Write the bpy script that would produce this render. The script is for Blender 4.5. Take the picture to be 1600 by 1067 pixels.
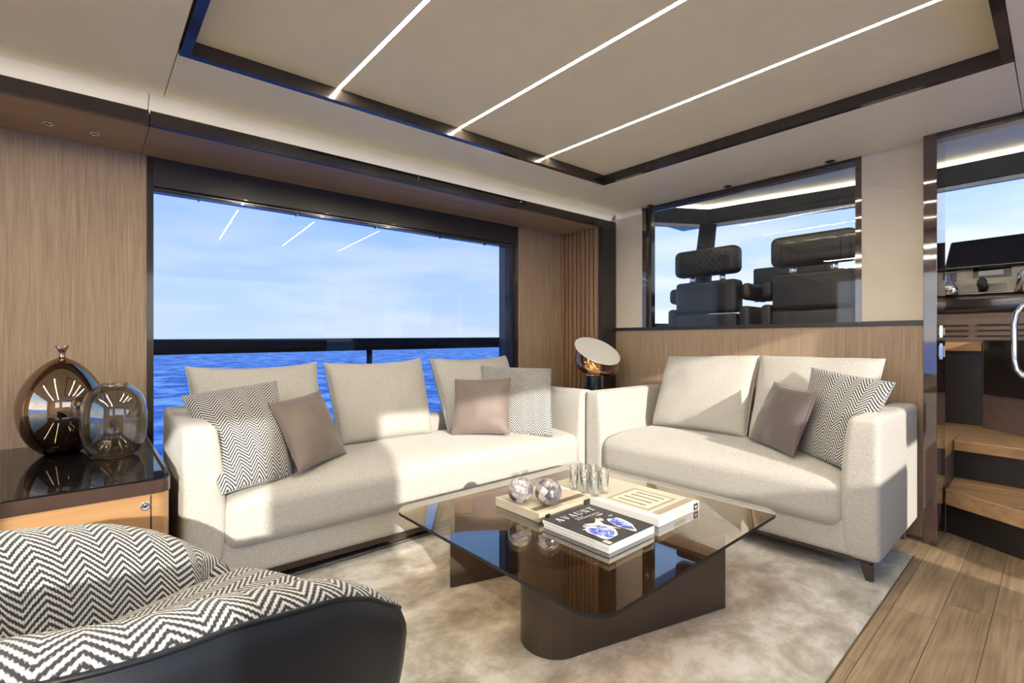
import bpy, bmesh, math, random
from mathutils import Vector, Matrix, noise

random.seed(7)
for o in list(bpy.data.objects):
    bpy.data.objects.remove(o)
SC = bpy.context.scene
COL = SC.collection
PI = math.pi

# ------------------------------------------------------------------ camera
# x = starboard, y = forward along the boat, z = up; camera stands at the origin, 1.05 m above the floor
CAM_H = 1.05
TH = math.radians(48.7)
F_PX = 755.6
cd = bpy.data.cameras.new('camera')
cd.lens = 17.0
cd.sensor_width = 36.0
cd.clip_start = 0.05
cd.clip_end = 20000
cam = bpy.data.objects.new('camera', cd)
COL.objects.link(cam)
cam.location = (0, 0, CAM_H)
cam.rotation_euler = (PI / 2, 0, TH)
SC.camera = cam

VDIR = Vector((-math.sin(TH), math.cos(TH), 0))
RDIR = Vector((math.cos(TH), math.sin(TH), 0))
def ray(x, y):
    return VDIR * F_PX + RDIR * (x - 800) + Vector((0, 0, 533.5 - y))
def at_z(x, y, z):
    d = ray(x, y); return Vector((0, 0, CAM_H)) + d * ((z - CAM_H) / d.z)
def at_x(x, y, X):
    d = ray(x, y); return Vector((0, 0, CAM_H)) + d * (X / d.x)
def at_y(x, y, Y):
    d = ray(x, y); return Vector((0, 0, CAM_H)) + d * (Y / d.y)

# ------------------------------------------------------------------ world, sun, exposure
SC.view_settings.view_transform = 'Standard'
SC.view_settings.look = 'None'
SC.view_settings.exposure = 0.75
SC.view_settings.gamma = 1.0
SC.view_settings.use_curve_mapping = False
SC.cycles.use_denoising = True
SC.cycles.max_bounces = 10
SC.cycles.diffuse_bounces = 5
SC.cycles.glossy_bounces = 5
SC.cycles.transparent_max_bounces = 16
SC.cycles.transmission_bounces = 8
SC.cycles.sample_clamp_indirect = 6.0
SC.cycles.caustics_reflective = False
SC.cycles.caustics_refractive = False

SKY_STRENGTH = 1.9
w = bpy.data.worlds.new('world')
SC.world = w
w.use_nodes = True
nt = w.node_tree
nt.nodes.clear()
def N(nt, typ, **kw):
    n = nt.nodes.new(typ)
    for k, v in kw.items():
        setattr(n, k, v)
    return n
def L(nt, a, b):
    nt.links.new(a, b)
wo = N(nt, 'ShaderNodeOutputWorld')
bg = N(nt, 'ShaderNodeBackground')
bg.inputs['Strength'].default_value = SKY_STRENGTH
tc = N(nt, 'ShaderNodeTexCoord')
sx = N(nt, 'ShaderNodeSeparateXYZ')
L(nt, tc.outputs['Generated'], sx.inputs[0])
rp = N(nt, 'ShaderNodeValToRGB')
cr = rp.color_ramp
cr.elements[0].position = 0.0; cr.elements[0].color = (0.80, 0.86, 0.95, 1)
cr.elements[1].position = 1.0; cr.elements[1].color = (0.26, 0.48, 0.95, 1)
e = cr.elements.new(0.10); e.color = (0.70, 0.81, 0.98, 1)
e = cr.elements.new(0.33); e.color = (0.36, 0.60, 1.0, 1)
L(nt, sx.outputs['Z'], rp.inputs[0])
mp = N(nt, 'ShaderNodeMapping')
mp.inputs['Scale'].default_value = (2.2, 2.2, 13.0)
L(nt, tc.outputs['Generated'], mp.inputs[0])
cn = N(nt, 'ShaderNodeTexNoise')
cn.inputs['Scale'].default_value = 1.5
cn.inputs['Detail'].default_value = 7
L(nt, mp.outputs[0], cn.inputs['Vector'])
cl = N(nt, 'ShaderNodeValToRGB')
cl.color_ramp.elements[0].position = 0.42
cl.color_ramp.elements[1].position = 0.62
L(nt, cn.outputs['Fac'], cl.inputs[0])
band = N(nt, 'ShaderNodeMapRange')
band.inputs['From Min'].default_value = 0.30
band.inputs['From Max'].default_value = 0.08
L(nt, sx.outputs['Z'], band.inputs['Value'])
mu = N(nt, 'ShaderNodeMath', operation='MULTIPLY')
L(nt, cl.outputs[0], mu.inputs[0]); L(nt, band.outputs[0], mu.inputs[1])
mu2 = N(nt, 'ShaderNodeMath', operation='MULTIPLY')
mu2.inputs[1].default_value = 0.9
L(nt, mu.outputs[0], mu2.inputs[0])
mx = N(nt, 'ShaderNodeMix', data_type='RGBA')
mx.inputs['B'].default_value = (1.0, 0.97, 0.95, 1)
L(nt, mu2.outputs[0], mx.inputs['Factor']); L(nt, rp.outputs[0], mx.inputs['A'])
L(nt, mx.outputs['Result'], bg.inputs['Color'])
L(nt, bg.outputs[0], wo.inputs[0])

SUN_ENERGY = 3.7
sd = bpy.data.lights.new('sun', 'SUN')
sd.energy = SUN_ENERGY
sd.angle = math.radians(0.8)
sd.color = (1.0, 0.93, 0.82)
sun = bpy.data.objects.new('sun', sd)
COL.objects.link(sun)
sun.location = (20, -6, 8)
sun.rotation_euler = Vector((-1.0, 0.29, -0.31)).to_track_quat('-Z', 'Y').to_euler()

LED_STRENGTH = 118.0
COVE_STRENGTH = 2.6

# ------------------------------------------------------------------ materials
MATS = {}
def new_mat(name):
    m = bpy.data.materials.new(name)
    m.use_nodes = True
    nt = m.node_tree
    nt.nodes.clear()
    out = N(nt, 'ShaderNodeOutputMaterial')
    MATS[name] = m
    return m, nt, out
def principled(nt, out, rough=0.5, metal=0.0, spec=0.5, coat=0.0, sheen=0.0):
    p = N(nt, 'ShaderNodeBsdfPrincipled')
    p.inputs['Roughness'].default_value = rough
    p.inputs['Metallic'].default_value = metal
    p.inputs['Specular IOR Level'].default_value = spec
    p.inputs['Coat Weight'].default_value = coat
    p.inputs['Coat Roughness'].default_value = 0.03
    p.inputs['Sheen Weight'].default_value = sheen
    L(nt, p.outputs[0], out.inputs['Surface'])
    return p
def coords(nt, scale, kind='Object', rnd=False):
    tc = N(nt, 'ShaderNodeTexCoord')
    mp = N(nt, 'ShaderNodeMapping')
    mp.inputs['Scale'].default_value = scale
    L(nt, tc.outputs[kind], mp.inputs[0])
    if rnd:
        oi = N(nt, 'ShaderNodeObjectInfo')
        m = N(nt, 'ShaderNodeMath', operation='MULTIPLY')
        m.inputs[1].default_value = 57.0
        L(nt, oi.outputs['Random'], m.inputs[0])
        c = N(nt, 'ShaderNodeCombineXYZ')
        for i in range(3):
            L(nt, m.outputs[0], c.inputs[i])
        L(nt, c.outputs[0], mp.inputs['Location'])
    return mp.outputs[0]
def noise_tex(nt, vec, scale, detail=4, rough=0.5, dist=0.0):
    n = N(nt, 'ShaderNodeTexNoise')
    n.inputs['Scale'].default_value = scale
    n.inputs['Detail'].default_value = detail
    n.inputs['Roughness'].default_value = rough
    n.inputs['Distortion'].default_value = dist
    L(nt, vec, n.inputs['Vector'])
    return n.outputs['Fac']
def ramp(nt, fac, stops):
    r = N(nt, 'ShaderNodeValToRGB')
    els = r.color_ramp.elements
    while len(els) < len(stops):
        els.new(0.5)
    for el, (p, c) in zip(els, stops):
        el.position = p
        el.color = (*c, 1)
    L(nt, fac, r.inputs[0])
    return r.outputs[0]
def bump(nt, p, fac, strength=0.2, dist=0.01):
    b = N(nt, 'ShaderNodeBump')
    b.inputs['Strength'].default_value = strength
    b.inputs['Distance'].default_value = dist
    L(nt, fac, b.inputs['Height'])
    L(nt, b.outputs[0], p.inputs['Normal'])
def vary(c, k):
    return tuple(min(1, x * k) for x in c)

def plain(name, c, rough=0.5, metal=0.0, spec=0.5, coat=0.0, var=0.06, scale=6, bmp=0.0, bscale=200, sheen=0.0):
    m, nt, out = new_mat(name)
    p = principled(nt, out, rough, metal, spec, coat, sheen)
    v = coords(nt, (1, 1, 1))
    f = noise_tex(nt, v, scale, 3)
    L(nt, ramp(nt, f, [(0.3, vary(c, 1 - var)), (0.7, vary(c, 1 + var))]), p.inputs['Base Color'])
    if bmp:
        bump(nt, p, noise_tex(nt, v, bscale, 3), bmp, 0.002)
    return m

def wood(name, dark, light, axis='z', scale=55, rough=0.45, coat=0.0, rnd=False, figure=0.0):
    m, nt, out = new_mat(name)
    p = principled(nt, out, rough, coat=coat)
    lo = 0.03
    s = {'x': (lo, 1, 1), 'y': (1, lo, 1), 'z': (1, 1, lo)}[axis]
    v = coords(nt, s, rnd=rnd)
    f1 = noise_tex(nt, v, scale, 6, 0.6)
    f2 = noise_tex(nt, v, scale * 0.12, 3, 0.5, 1.2)
    a = N(nt, 'ShaderNodeMath', operation='MULTIPLY_ADD')
    a.inputs[1].default_value = 0.75
    L(nt, f1, a.inputs[0])
    h = N(nt, 'ShaderNodeMath', operation='MULTIPLY')
    h.inputs[1].default_value = 0.25
    L(nt, f2, h.inputs[0]); L(nt, h.outputs[0], a.inputs[2])
    fac = a.outputs[0]
    if figure:
        s2 = {'x': (0.35, 1, 1), 'y': (1, 0.35, 1), 'z': (1, 1, 0.35)}[axis]
        v2 = coords(nt, s2, rnd=rnd)
        n2 = noise_tex(nt, v2, 3.2, 3, 0.5, 0.6)
        k = N(nt, 'ShaderNodeMath', operation='MULTIPLY'); k.inputs[1].default_value = 46.0
        L(nt, n2, k.inputs[0])
        sn = N(nt, 'ShaderNodeMath', operation='SINE'); L(nt, k.outputs[0], sn.inputs[0])
        ad = N(nt, 'ShaderNodeMath', operation='MULTIPLY_ADD'); ad.inputs[1].default_value = figure
        L(nt, sn.outputs[0], ad.inputs[0]); L(nt, fac, ad.inputs[2])
        fac = ad.outputs[0]
    col = ramp(nt, fac, [(0.33, dark), (0.66, light)])
    if rnd:
        oi = N(nt, 'ShaderNodeObjectInfo')
        mr = N(nt, 'ShaderNodeMapRange')
        mr.inputs['To Min'].default_value = 0.86; mr.inputs['To Max'].default_value = 1.12
        L(nt, oi.outputs['Random'], mr.inputs['Value'])
        mm = N(nt, 'ShaderNodeVectorMath', operation='SCALE')
        L(nt, col, mm.inputs[0]); L(nt, mr.outputs[0], mm.inputs['Scale'])
        col = mm.outputs[0]
    L(nt, col, p.inputs['Base Color'])
    bump(nt, p, f1, 0.12, 0.002)
    return m

def fabric(name, c1, c2, scale=560, sheen=0.2):
    m, nt, out = new_mat(name)
    p = principled(nt, out, 0.9, spec=0.15, sheen=sheen)
    va = coords(nt, (1, 1, 0.18)); vb = coords(nt, (0.18, 0.18, 1))
    fa = noise_tex(nt, va, scale, 2); fb = noise_tex(nt, vb, scale, 2)
    a = N(nt, 'ShaderNodeMath', operation='ADD'); L(nt, fa, a.inputs[0]); L(nt, fb, a.inputs[1])
    h = N(nt, 'ShaderNodeMath', operation='MULTIPLY'); h.inputs[1].default_value = 0.5
    L(nt, a.outputs[0], h.inputs[0])
    L(nt, ramp(nt, h.outputs[0], [(0.34, c1), (0.62, c2)]), p.inputs['Base Color'])
    bump(nt, p, h.outputs[0], 0.35, 0.003)
    return m

def chevron(name, dark, light, period=0.075, stripe=0.0165, slope=1.2):
    m, nt, out = new_mat(name)
    p = principled(nt, out, 0.9, spec=0.12, sheen=0.15)
    uv = N(nt, 'ShaderNodeUVMap'); uv.uv_map = 'UVMap'
    s = N(nt, 'ShaderNodeSeparateXYZ'); L(nt, uv.outputs[0], s.inputs[0])
    pp = N(nt, 'ShaderNodeMath', operation='PINGPONG'); pp.inputs[1].default_value = period / 2
    L(nt, s.outputs['X'], pp.inputs[0])
    ma = N(nt, 'ShaderNodeMath', operation='MULTIPLY_ADD'); ma.inputs[1].default_value = slope
    L(nt, pp.outputs[0], ma.inputs[0]); L(nt, s.outputs['Y'], ma.inputs[2])
    k = N(nt, 'ShaderNodeMath', operation='MULTIPLY'); k.inputs[1].default_value = 2 * PI / stripe
    L(nt, ma.outputs[0], k.inputs[0])
    sn = N(nt, 'ShaderNodeMath', operation='SINE'); L(nt, k.outputs[0], sn.inputs[0])
    # woven specks
    mp = N(nt, 'ShaderNodeMapping'); mp.inputs['Scale'].default_value = (330, 330, 1)
    L(nt, uv.outputs[0], mp.inputs[0])
    ch = N(nt, 'ShaderNodeTexNoise'); ch.inputs['Scale'].default_value = 1.0; ch.inputs['Detail'].default_value = 1
    L(nt, mp.outputs[0], ch.inputs['Vector'])
    ad = N(nt, 'ShaderNodeMath', operation='MULTIPLY_ADD'); ad.inputs[1].default_value = 2.2
    L(nt, ch.outputs['Fac'], ad.inputs[0]); L(nt, sn.outputs[0], ad.inputs[2])
    sb = N(nt, 'ShaderNodeMath', operation='SUBTRACT'); sb.inputs[1].default_value = 1.1
    L(nt, ad.outputs[0], sb.inputs[0])
    # rows of light thread dots inside the dark stripes
    d1 = N(nt, 'ShaderNodeMath', operation='MULTIPLY'); d1.inputs[1].default_value = 2 * PI / 0.0052
    L(nt, s.outputs['X'], d1.inputs[0])
    d2 = N(nt, 'ShaderNodeMath', operation='SINE'); L(nt, d1.outputs[0], d2.inputs[0])
    d3 = N(nt, 'ShaderNodeMath', operation='MULTIPLY_ADD'); d3.inputs[1].default_value = 0.34
    L(nt, d2.outputs[0], d3.inputs[0]); L(nt, sb.outputs[0], d3.inputs[2])
    sb = d3
    mr = N(nt, 'ShaderNodeMapRange'); mr.inputs['From Min'].default_value = -0.42; mr.inputs['From Max'].default_value = 0.80
    L(nt, sb.outputs[0], mr.inputs['Value'])
    L(nt, ramp(nt, mr.outputs[0], [(0.0, dark), (1.0, light)]), p.inputs['Base Color'])
    bump(nt, p, mr.outputs[0], 0.4, 0.002)
    return m

def pane(name, tint, ior=1.5, refl=1.0, gloss=(1, 1, 1)):
    """thin clear or tinted glass: see-through with a fresnel mirror on top"""
    m, nt, out = new_mat(name)
    t = N(nt, 'ShaderNodeBsdfTransparent')
    v = coords(nt, (1, 1, 1))
    f = noise_tex(nt, v, 0.7, 1)
    L(nt, ramp(nt, f, [(0.2, vary(tint, 0.99)), (0.8, vary(tint, 1.01))]), t.inputs['Color'])
    g = N(nt, 'ShaderNodeBsdfGlossy'); g.inputs['Roughness'].default_value = 0.0
    g.inputs['Color'].default_value = (*gloss, 1)
    # schlick reflectance, the same on both sides of the sheet
    r0 = ((ior - 1) / (ior + 1)) ** 2
    lw = N(nt, 'ShaderNodeLayerWeight'); lw.inputs['Blend'].default_value = 0.5
    pw5 = N(nt, 'ShaderNodeMath', operation='POWER'); pw5.inputs[1].default_value = 5.0
    L(nt, lw.outputs['Facing'], pw5.inputs[0])
    k = N(nt, 'ShaderNodeMath', operation='MULTIPLY_ADD')
    k.inputs[1].default_value = (1 - r0) * refl; k.inputs[2].default_value = r0 * refl
    L(nt, pw5.outputs[0], k.inputs[0])
    ms = N(nt, 'ShaderNodeMixShader')
    L(nt, k.outputs[0], ms.inputs[0]); L(nt, t.outputs[0], ms.inputs[1]); L(nt, g.outputs[0], ms.inputs[2])
    L(nt, ms.outputs[0], out.inputs['Surface'])
    return m

def emit(name, c, s):
    m, nt, out = new_mat(name)
    e = N(nt, 'ShaderNodeEmission')
    e.inputs['Color'].default_value = (*c, 1); e.inputs['Strength'].default_value = s
    L(nt, e.outputs[0], out.inputs['Surface'])
    return m

plain('ceiling_cream', (0.87, 0.83, 0.68), 0.55, var=0.02, bmp=0.05, bscale=300)
plain('ceiling_cream_deep', (0.88, 0.82, 0.62), 0.55, var=0.02, bmp=0.05, bscale=300)
plain('seam_grey', (0.05, 0.05, 0.052), 0.6)
plain('bulkhead_cream', (0.62, 0.545, 0.43), 0.6, var=0.03, bmp=0.1, bscale=150)
plain('cove_white', (0.80, 0.77, 0.68), 0.5, var=0.02)
plain('dark_lacquer', (0.030, 0.023, 0.020), 0.16, spec=0.5, coat=0.4, var=0.15)
plain('black_gloss', (0.006, 0.005, 0.005), 0.02, spec=0.5, var=0.1)
plain('brown_gloss', (0.050, 0.032, 0.026), 0.06, spec=0.5, coat=0.5, var=0.15)
plain('dark_satin', (0.022, 0.018, 0.016), 0.35, var=0.1)
plain('black_void', (0.008, 0.008, 0.009), 0.6, var=0.1)
plain('navy_frame', (0.014, 0.024, 0.062), 0.25, coat=0.4, var=0.1)
plain('pillar_gloss', (0.06, 0.033, 0.026), 0.04, spec=0.8, coat=1.0, var=0.1)
wood('wall_wood', (0.25, 0.167, 0.105), (0.42, 0.306, 0.204), 'z', 150, 0.5)
wood('soffit_wood', (0.30, 0.205, 0.14), (0.40, 0.285, 0.20), 'y', 40, 0.45)
wood('slat_wood', (0.20, 0.11, 0.06), (0.36, 0.22, 0.12), 'z', 60, 0.4)
wood('cabinet_wood', (0.31, 0.170, 0.072), (0.43, 0.255, 0.118), 'y', 30, 0.35, coat=0.2)
wood('floor_oak', (0.20, 0.134, 0.078), (0.40, 0.290, 0.178), 'y', 95, 0.40, rnd=True, figure=0.045)
wood('tread_oak', (0.36, 0.21, 0.10), (0.58, 0.37, 0.19), 'x', 26, 0.35, rnd=True, figure=0.05)
wood('helm_wood', (0.085, 0.055, 0.04), (0.15, 0.10, 0.075), 'x', 40, 0.4)
wood('helm_plum', (0.16, 0.11, 0.095), (0.22, 0.155, 0.135), 'x', 30, 0.4)
fabric('sofa_linen', (0.335, 0.316, 0.284), (0.505, 0.485, 0.447))
plain('sofa_piping', (0.52, 0.49, 0.44), 0.9, var=0.05)
chevron('chevron_weave', (0.030, 0.030, 0.038), (0.60, 0.59, 0.56))
chevron('chevron_chair', (0.030, 0.031, 0.040), (0.56, 0.555, 0.53), 0.080, 0.0148, 0.95)
m = plain('taupe_silk', (0.160, 0.122, 0.104), 0.50, spec=0.35, var=0.05, sheen=0.3, bmp=0.1, bscale=60)
m = plain('taupe_silk_dark', (0.105, 0.080, 0.076), 0.50, spec=0.35, var=0.05, sheen=0.3, bmp=0.1, bscale=60)
plain('navy_leather', (0.007, 0.009, 0.013), 0.45, spec=0.35, var=0.08, bmp=0.15, bscale=350)
plain('helm_leather', (0.012, 0.012, 0.0125), 0.45, var=0.08, bmp=0.15, bscale=300)
plain('helm_grey', (0.016, 0.021, 0.029), 0.55, var=0.05)
plain('bronze_metal', (0.085, 0.064, 0.052), 0.32, metal=0.55, var=0.05)
plain('vase_bronze', (0.36, 0.27, 0.20), 0.03, metal=1.0, var=0.03)
plain('chrome', (0.80, 0.80, 0.82), 0.06, metal=1.0, var=0.02)
plain('steel_dark', (0.20, 0.20, 0.21), 0.2, metal=1.0, var=0.03)
plain('fluted_black', (0.16, 0.16, 0.17), 0.25, metal=1.0, var=0.03)
plain('reflector_white', (0.80, 0.80, 0.76), 0.5, var=0.02)
plain('paper_white', (0.68, 0.67, 0.64), 0.6, var=0.02)
plain('page_edge', (0.64, 0.63, 0.60), 0.8, var=0.04, scale=120)
plain('box_beige', (0.45, 0.39, 0.295), 0.6, var=0.03)
plain('cover_beige', (0.52, 0.475, 0.38), 0.6, var=0.03)
plain('picture_cream', (0.58, 0.54, 0.42), 0.7, var=0.04)
plain('brown_band', (0.13, 0.095, 0.06), 0.5, var=0.05)
plain('taupe_band', (0.30, 0.25, 0.19), 0.5, var=0.05)
plain('ink_black', (0.02, 0.018, 0.016), 0.5, var=0.1)
plain('cover_black', (0.035, 0.035, 0.04), 0.35, var=0.2, scale=14)
plain('print_grey', (0.40, 0.40, 0.40), 0.4, var=0.2, scale=60)
plain('print_bone', (0.60, 0.60, 0.54), 0.4, var=0.15, scale=50)
plain('shell_brown', (0.25, 0.20, 0.16), 0.4, var=0.3, scale=80)
m, nt_, out_ = new_mat('lapis_print')
p_ = principled(nt_, out_, 0.35)
f_ = noise_tex(nt_, coords(nt_, (1, 1, 1)), 42, 5, 0.6, 0.8)
L(nt_, ramp(nt_, f_, [(0.33, (0.03, 0.045, 0.22)), (0.5, (0.10, 0.16, 0.62)), (0.62, (0.55, 0.60, 0.78))]), p_.inputs['Base Color'])
for i, c in enumerate([(0.40, 0.365, 0.36), (0.24, 0.215, 0.23), (0.13, 0.11, 0.12), (0.55, 0.51, 0.45)]):
    m, nt_, out_ = new_mat('nacre_%d' % i)
    p_ = principled(nt_, out_, 0.16, metal=0.35, coat=0.5)
    f_ = noise_tex(nt_, coords(nt_, (1, 1, 2.5), rnd=True), 28, 4, 0.6, 1.0)
    L(nt_, ramp(nt_, f_, [(0.3, vary(c, 0.6)), (0.5, c), (0.7, vary(c, 1.3))]), p_.inputs['Base Color'])
plain('grout', (0.10, 0.085, 0.09), 0.6, var=0.1)
pane('window_tint', (0.47, 0.52, 0.58), 1.24)
pane('pane_clear', (0.97, 0.975, 0.98), 1.3)
pane('windscreen_glass', (0.58, 0.60, 0.62), 1.12)
pane('bronze_glass', (0.78, 0.65, 0.47), 1.5, 2.2)
pane('smoke_glass', (0.80, 0.79, 0.755), 1.5, 1.9)
pane('lamp_glass', (0.72, 0.52, 0.32), 1.5, 4.5, (1.0, 0.78, 0.52))
pane('drink_glass', (0.965, 0.97, 0.965), 1.5, 1.8)
m, nt_, out_ = new_mat('drink_ice')
t_ = N(nt_, 'ShaderNodeBsdfTransparent'); d_ = N(nt_, 'ShaderNodeBsdfPrincipled')
d_.inputs['Base Color'].default_value = (0.70, 0.69, 0.65, 1); d_.inputs['Roughness'].default_value = 0.15
f_ = noise_tex(nt_, coords(nt_, (1, 1, 1)), 230, 2)
r_ = ramp(nt_, f_, [(0.48, (0.08, 0.08, 0.08)), (0.58, (0.85, 0.85, 0.85))])
ms_ = N(nt_, 'ShaderNodeMixShader')
L(nt_, r_, ms_.inputs[0]); L(nt_, t_.outputs[0], ms_.inputs[1]); L(nt_, d_.outputs[0], ms_.inputs[2])
L(nt_, ms_.outputs[0], out_.inputs['Surface'])
emit('led_warm', (1.0, 0.88, 0.67), LED_STRENGTH)
emit('helm_fill', (1.0, 0.92, 0.78), 60.0)  # glow of the added fill strip on the helm upstand
emit('header_fill', (1.0, 0.92, 0.76), 8.0)  # glow of the added fill strip on the windscreen header
emit('cove_led', (1.0, 0.88, 0.68), COVE_STRENGTH)
emit('spot_glow', (1.0, 0.8, 0.55), 3.0)
emit('lamp_glow', (1.0, 0.74, 0.42), 0.42)
emit('screen_glow', (0.08, 0.30, 0.42), 1.0)
# rug
m, nt_, out_ = new_mat('rug_pile')
p_ = principled(nt_, out_, 0.75, spec=0.25, sheen=0.5)
v_ = coords(nt_, (0.8, 0.6, 1))
fa_ = noise_tex(nt_, v_, 6.0, 9, 0.68, 0.25)
L(nt_, ramp(nt_, fa_, [(0.36, (0.21, 0.18, 0.135)), (0.48, (0.38, 0.345, 0.285)), (0.60, (0.62, 0.60, 0.565))]), p_.inputs['Base Color'])
v2_ = coords(nt_, (1, 1, 1))
bump(nt_, p_, noise_tex(nt_, v2_, 260, 3), 0.5, 0.006)
# sea
m, nt_, out_ = new_mat('sea_water')
p_ = principled(nt_, out_, 0.45, spec=0.18)
va_ = coords(nt_, (1, 1, 1))
fa_ = noise_tex(nt_, va_, 0.42, 7, 0.66, 0.4)
L(nt_, ramp(nt_, fa_, [(0.40, (0.010, 0.09, 0.38)), (0.49, (0.05, 0.25, 0.70)), (0.58, (0.46, 0.68, 0.98))]), p_.inputs['Base Color'])
bump(nt_, p_, fa_, 0.9, 0.5)

# ------------------------------------------------------------------ mesh helpers
class MB:
    def __init__(s):
        s.v = []; s.f = []; s.uv = []; s.mi = []
    def add(s, vs, fs, uvs=None, mi=0):
        b = len(s.v)
        s.v += [Vector(p) for p in vs]
        for f in fs:
            s.f.append([b + i for i in f]); s.mi.append(mi)
        s.uv += list(uvs) if uvs else [(0.0, 0.0)] * len(vs)
        return s
    def box(s, a, b, mi=0):
        x0, y0, z0 = [min(p, q) for p, q in zip(a, b)]
        x1, y1, z1 = [max(p, q) for p, q in zip(a, b)]
        return s.add([(x0, y0, z0), (x1, y0, z0), (x1, y1, z0), (x0, y1, z0), (x0, y0, z1), (x1, y0, z1), (x1, y1, z1), (x0, y1, z1)],
                     [(3, 2, 1, 0), (4, 5, 6, 7), (0, 1, 5, 4), (1, 2, 6, 5), (2, 3, 7, 6), (3, 0, 4, 7)], mi=mi)
    def rbox(s, a, b, r, seg=3, bulge=(0, 0, 0), n=6, fn=None):
        """rounded box, with optional swell of its faces"""
        a = Vector(a); b = Vector(b)
        c = (a + b) / 2; h = Vector([abs(q) / 2 for q in (b - a)])
        r = min(r, min(h) * 0.999)
        def ticks(hh):
            out = []
            for i in range(seg + 1):
                t = i / seg * PI / 2
                out.append(-hh + r * (1 - math.sin(t)) if False else -hh + r * (1 - math.cos(t)))
            inner = [-hh + r + (2 * hh - 2 * r) * i / n for i in range(1, n)]
            return out + inner + [-q for q in reversed(out)]
        T = [ticks(q) for q in h]
        idx = {}
        vs = []
        def vert(i, j, k):
            key = (i, j, k)
            if key not in idx:
                p = Vector((T[0][i], T[1][j], T[2][k]))
                q = Vector([max(-h[m] + r, min(h[m] - r, p[m])) for m in range(3)])
                d = p - q
                if d.length > 1e-9:
                    # cube-to-sphere spread on the corner
                    p2 = q + d.normalized() * r
                else:
                    p2 = p
                u = [p2[m] / h[m] for m in range(3)]
                for m in range(3):
                    if bulge[m]:
                        o = [x for x in range(3) if x != m]
                        p2[m] += math.copysign(bulge[m], u[m]) * abs(u[m]) ** 2 * (1 - u[o[0]] ** 2) * (1 - u[o[1]] ** 2) if abs(u[m]) > 0.5 else 0
                if fn:
                    p2 = fn(p2, u)
                idx[key] = len(vs)
                vs.append(p2 + c)
            return idx[key]
        fs = []
        nx, ny, nz = [len(t) - 1 for t in T]
        for i in range(nx):
            for j in range(ny):
                fs.append([vert(i, j, 0), vert(i, j + 1, 0), vert(i + 1, j + 1, 0), vert(i + 1, j, 0)])
                fs.append([vert(i, j, nz), vert(i + 1, j, nz), vert(i + 1, j + 1, nz), vert(i, j + 1, nz)])
        for i in range(nx):
            for k in range(nz):
                fs.append([vert(i, 0, k), vert(i + 1, 0, k), vert(i + 1, 0, k + 1), vert(i, 0, k + 1)])
                fs.append([vert(i, ny, k), vert(i, ny, k + 1), vert(i + 1, ny, k + 1), vert(i + 1, ny, k)])
        for j in range(ny):
            for k in range(nz):
                fs.append([vert(0, j, k), vert(0, j, k + 1), vert(0, j + 1, k + 1), vert(0, j + 1, k)])
                fs.append([vert(nx, j, k), vert(nx, j + 1, k), vert(nx, j + 1, k + 1), vert(nx, j, k + 1)])
        return s.add(vs, fs)
    def prism(s, pts, z0, z1, mi=0):
        """outline in xy, ccw; z0/z1 numbers"""
        n = len(pts)
        vs = [(p[0], p[1], z0) for p in pts] + [(p[0], p[1], z1) for p in pts]
        fs = [list(range(n))[::-1], list(range(n, 2 * n))] + [(i, (i + 1) % n, n + (i + 1) % n, n + i) for i in range(n)]
        return s.add(vs, fs, mi=mi)
    def lathe(s, prof, c=(0, 0, 0), n=40, M=None, closed=False):
        vs = []; fs = []
        m = len(prof)
        for i in range(n):
            a = 2 * PI * i / n
            for r, z in prof:
                p = Vector((r * math.cos(a), r * math.sin(a), z))
                if M: p = M @ p
                vs.append(p + Vector(c))
        for i in range(n):
            j = (i + 1) % n
            for k in range(m if closed else m - 1):
                l = (k + 1) % m
                fs.append([i * m + k, j * m + k, j * m + l, i * m + l])
        return s.add(vs, fs)
    def tube(s, path, r, n=8, cap=True):
        path = [Vector(p) for p in path]
        vs = []; fs = []
        up = Vector((0, 0, 1))
        for i, p in enumerate(path):
            d = (path[min(i + 1, len(path) - 1)] - path[max(i - 1, 0)]).normalized()
            a = d.cross(up)
            if a.length < 0.05: a = d.cross(Vector((1, 0, 0)))
            a.normalize(); b = a.cross(d)
            if i and a.dot(pa) < 0: a = -a; b = -b
            pa = a
            rr = r[i] if isinstance(r, (list, tuple)) else r
            for k in range(n):
                t = 2 * PI * k / n
                vs.append(p + a * math.cos(t) * rr + b * math.sin(t) * rr)
        for i in range(len(path) - 1):
            for k in range(n):
                l = (k + 1) % n
                fs.append([i * n + k, i * n + l, (i + 1) * n + l, (i + 1) * n + k])
        if cap:
            fs.append(list(range(n))[::-1]); fs.append([(len(path) - 1) * n + k for k in range(n)])
        return s.add(vs, fs)
    def grid(s, P, uv=None, flip=False, closed_u=False):
        """P[i][j] points"""
        a = len(P); b = len(P[0])
        vs = [p for row in P for p in row]
        fs = []
        for i in range(a if closed_u else a - 1):
            for j in range(b - 1):
                k = (i + 1) % a
                q = [i * b + j, k * b + j, k * b + j + 1, i * b + j + 1]
                fs.append(q[::-1] if flip else q)
        return s.add(vs, fs, [q for row in uv for q in row] if uv else None)
    def obj(s, name, mats, parent=None, origin=None, smooth=False, world=False, fix=True, bevel=0.0):
        me = bpy.data.meshes.new(name)
        off = Vector((0, 0, 0))
        if origin is not None: off = Vector(origin)
        elif world and parent is not None: off = Vector(parent.location)
        me.from_pydata([tuple(v - off) for v in s.v], [], s.f)
        ul = me.uv_layers.new(name='UVMap')
        for lp in me.loops:
            ul.data[lp.index].uv = s.uv[lp.vertex_index]
        for p, mi in zip(me.polygons, s.mi):
            p.material_index = mi
            p.use_smooth = smooth
        if isinstance(mats, str): mats = [mats]
        for q in mats: me.materials.append(MATS[q])
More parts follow.
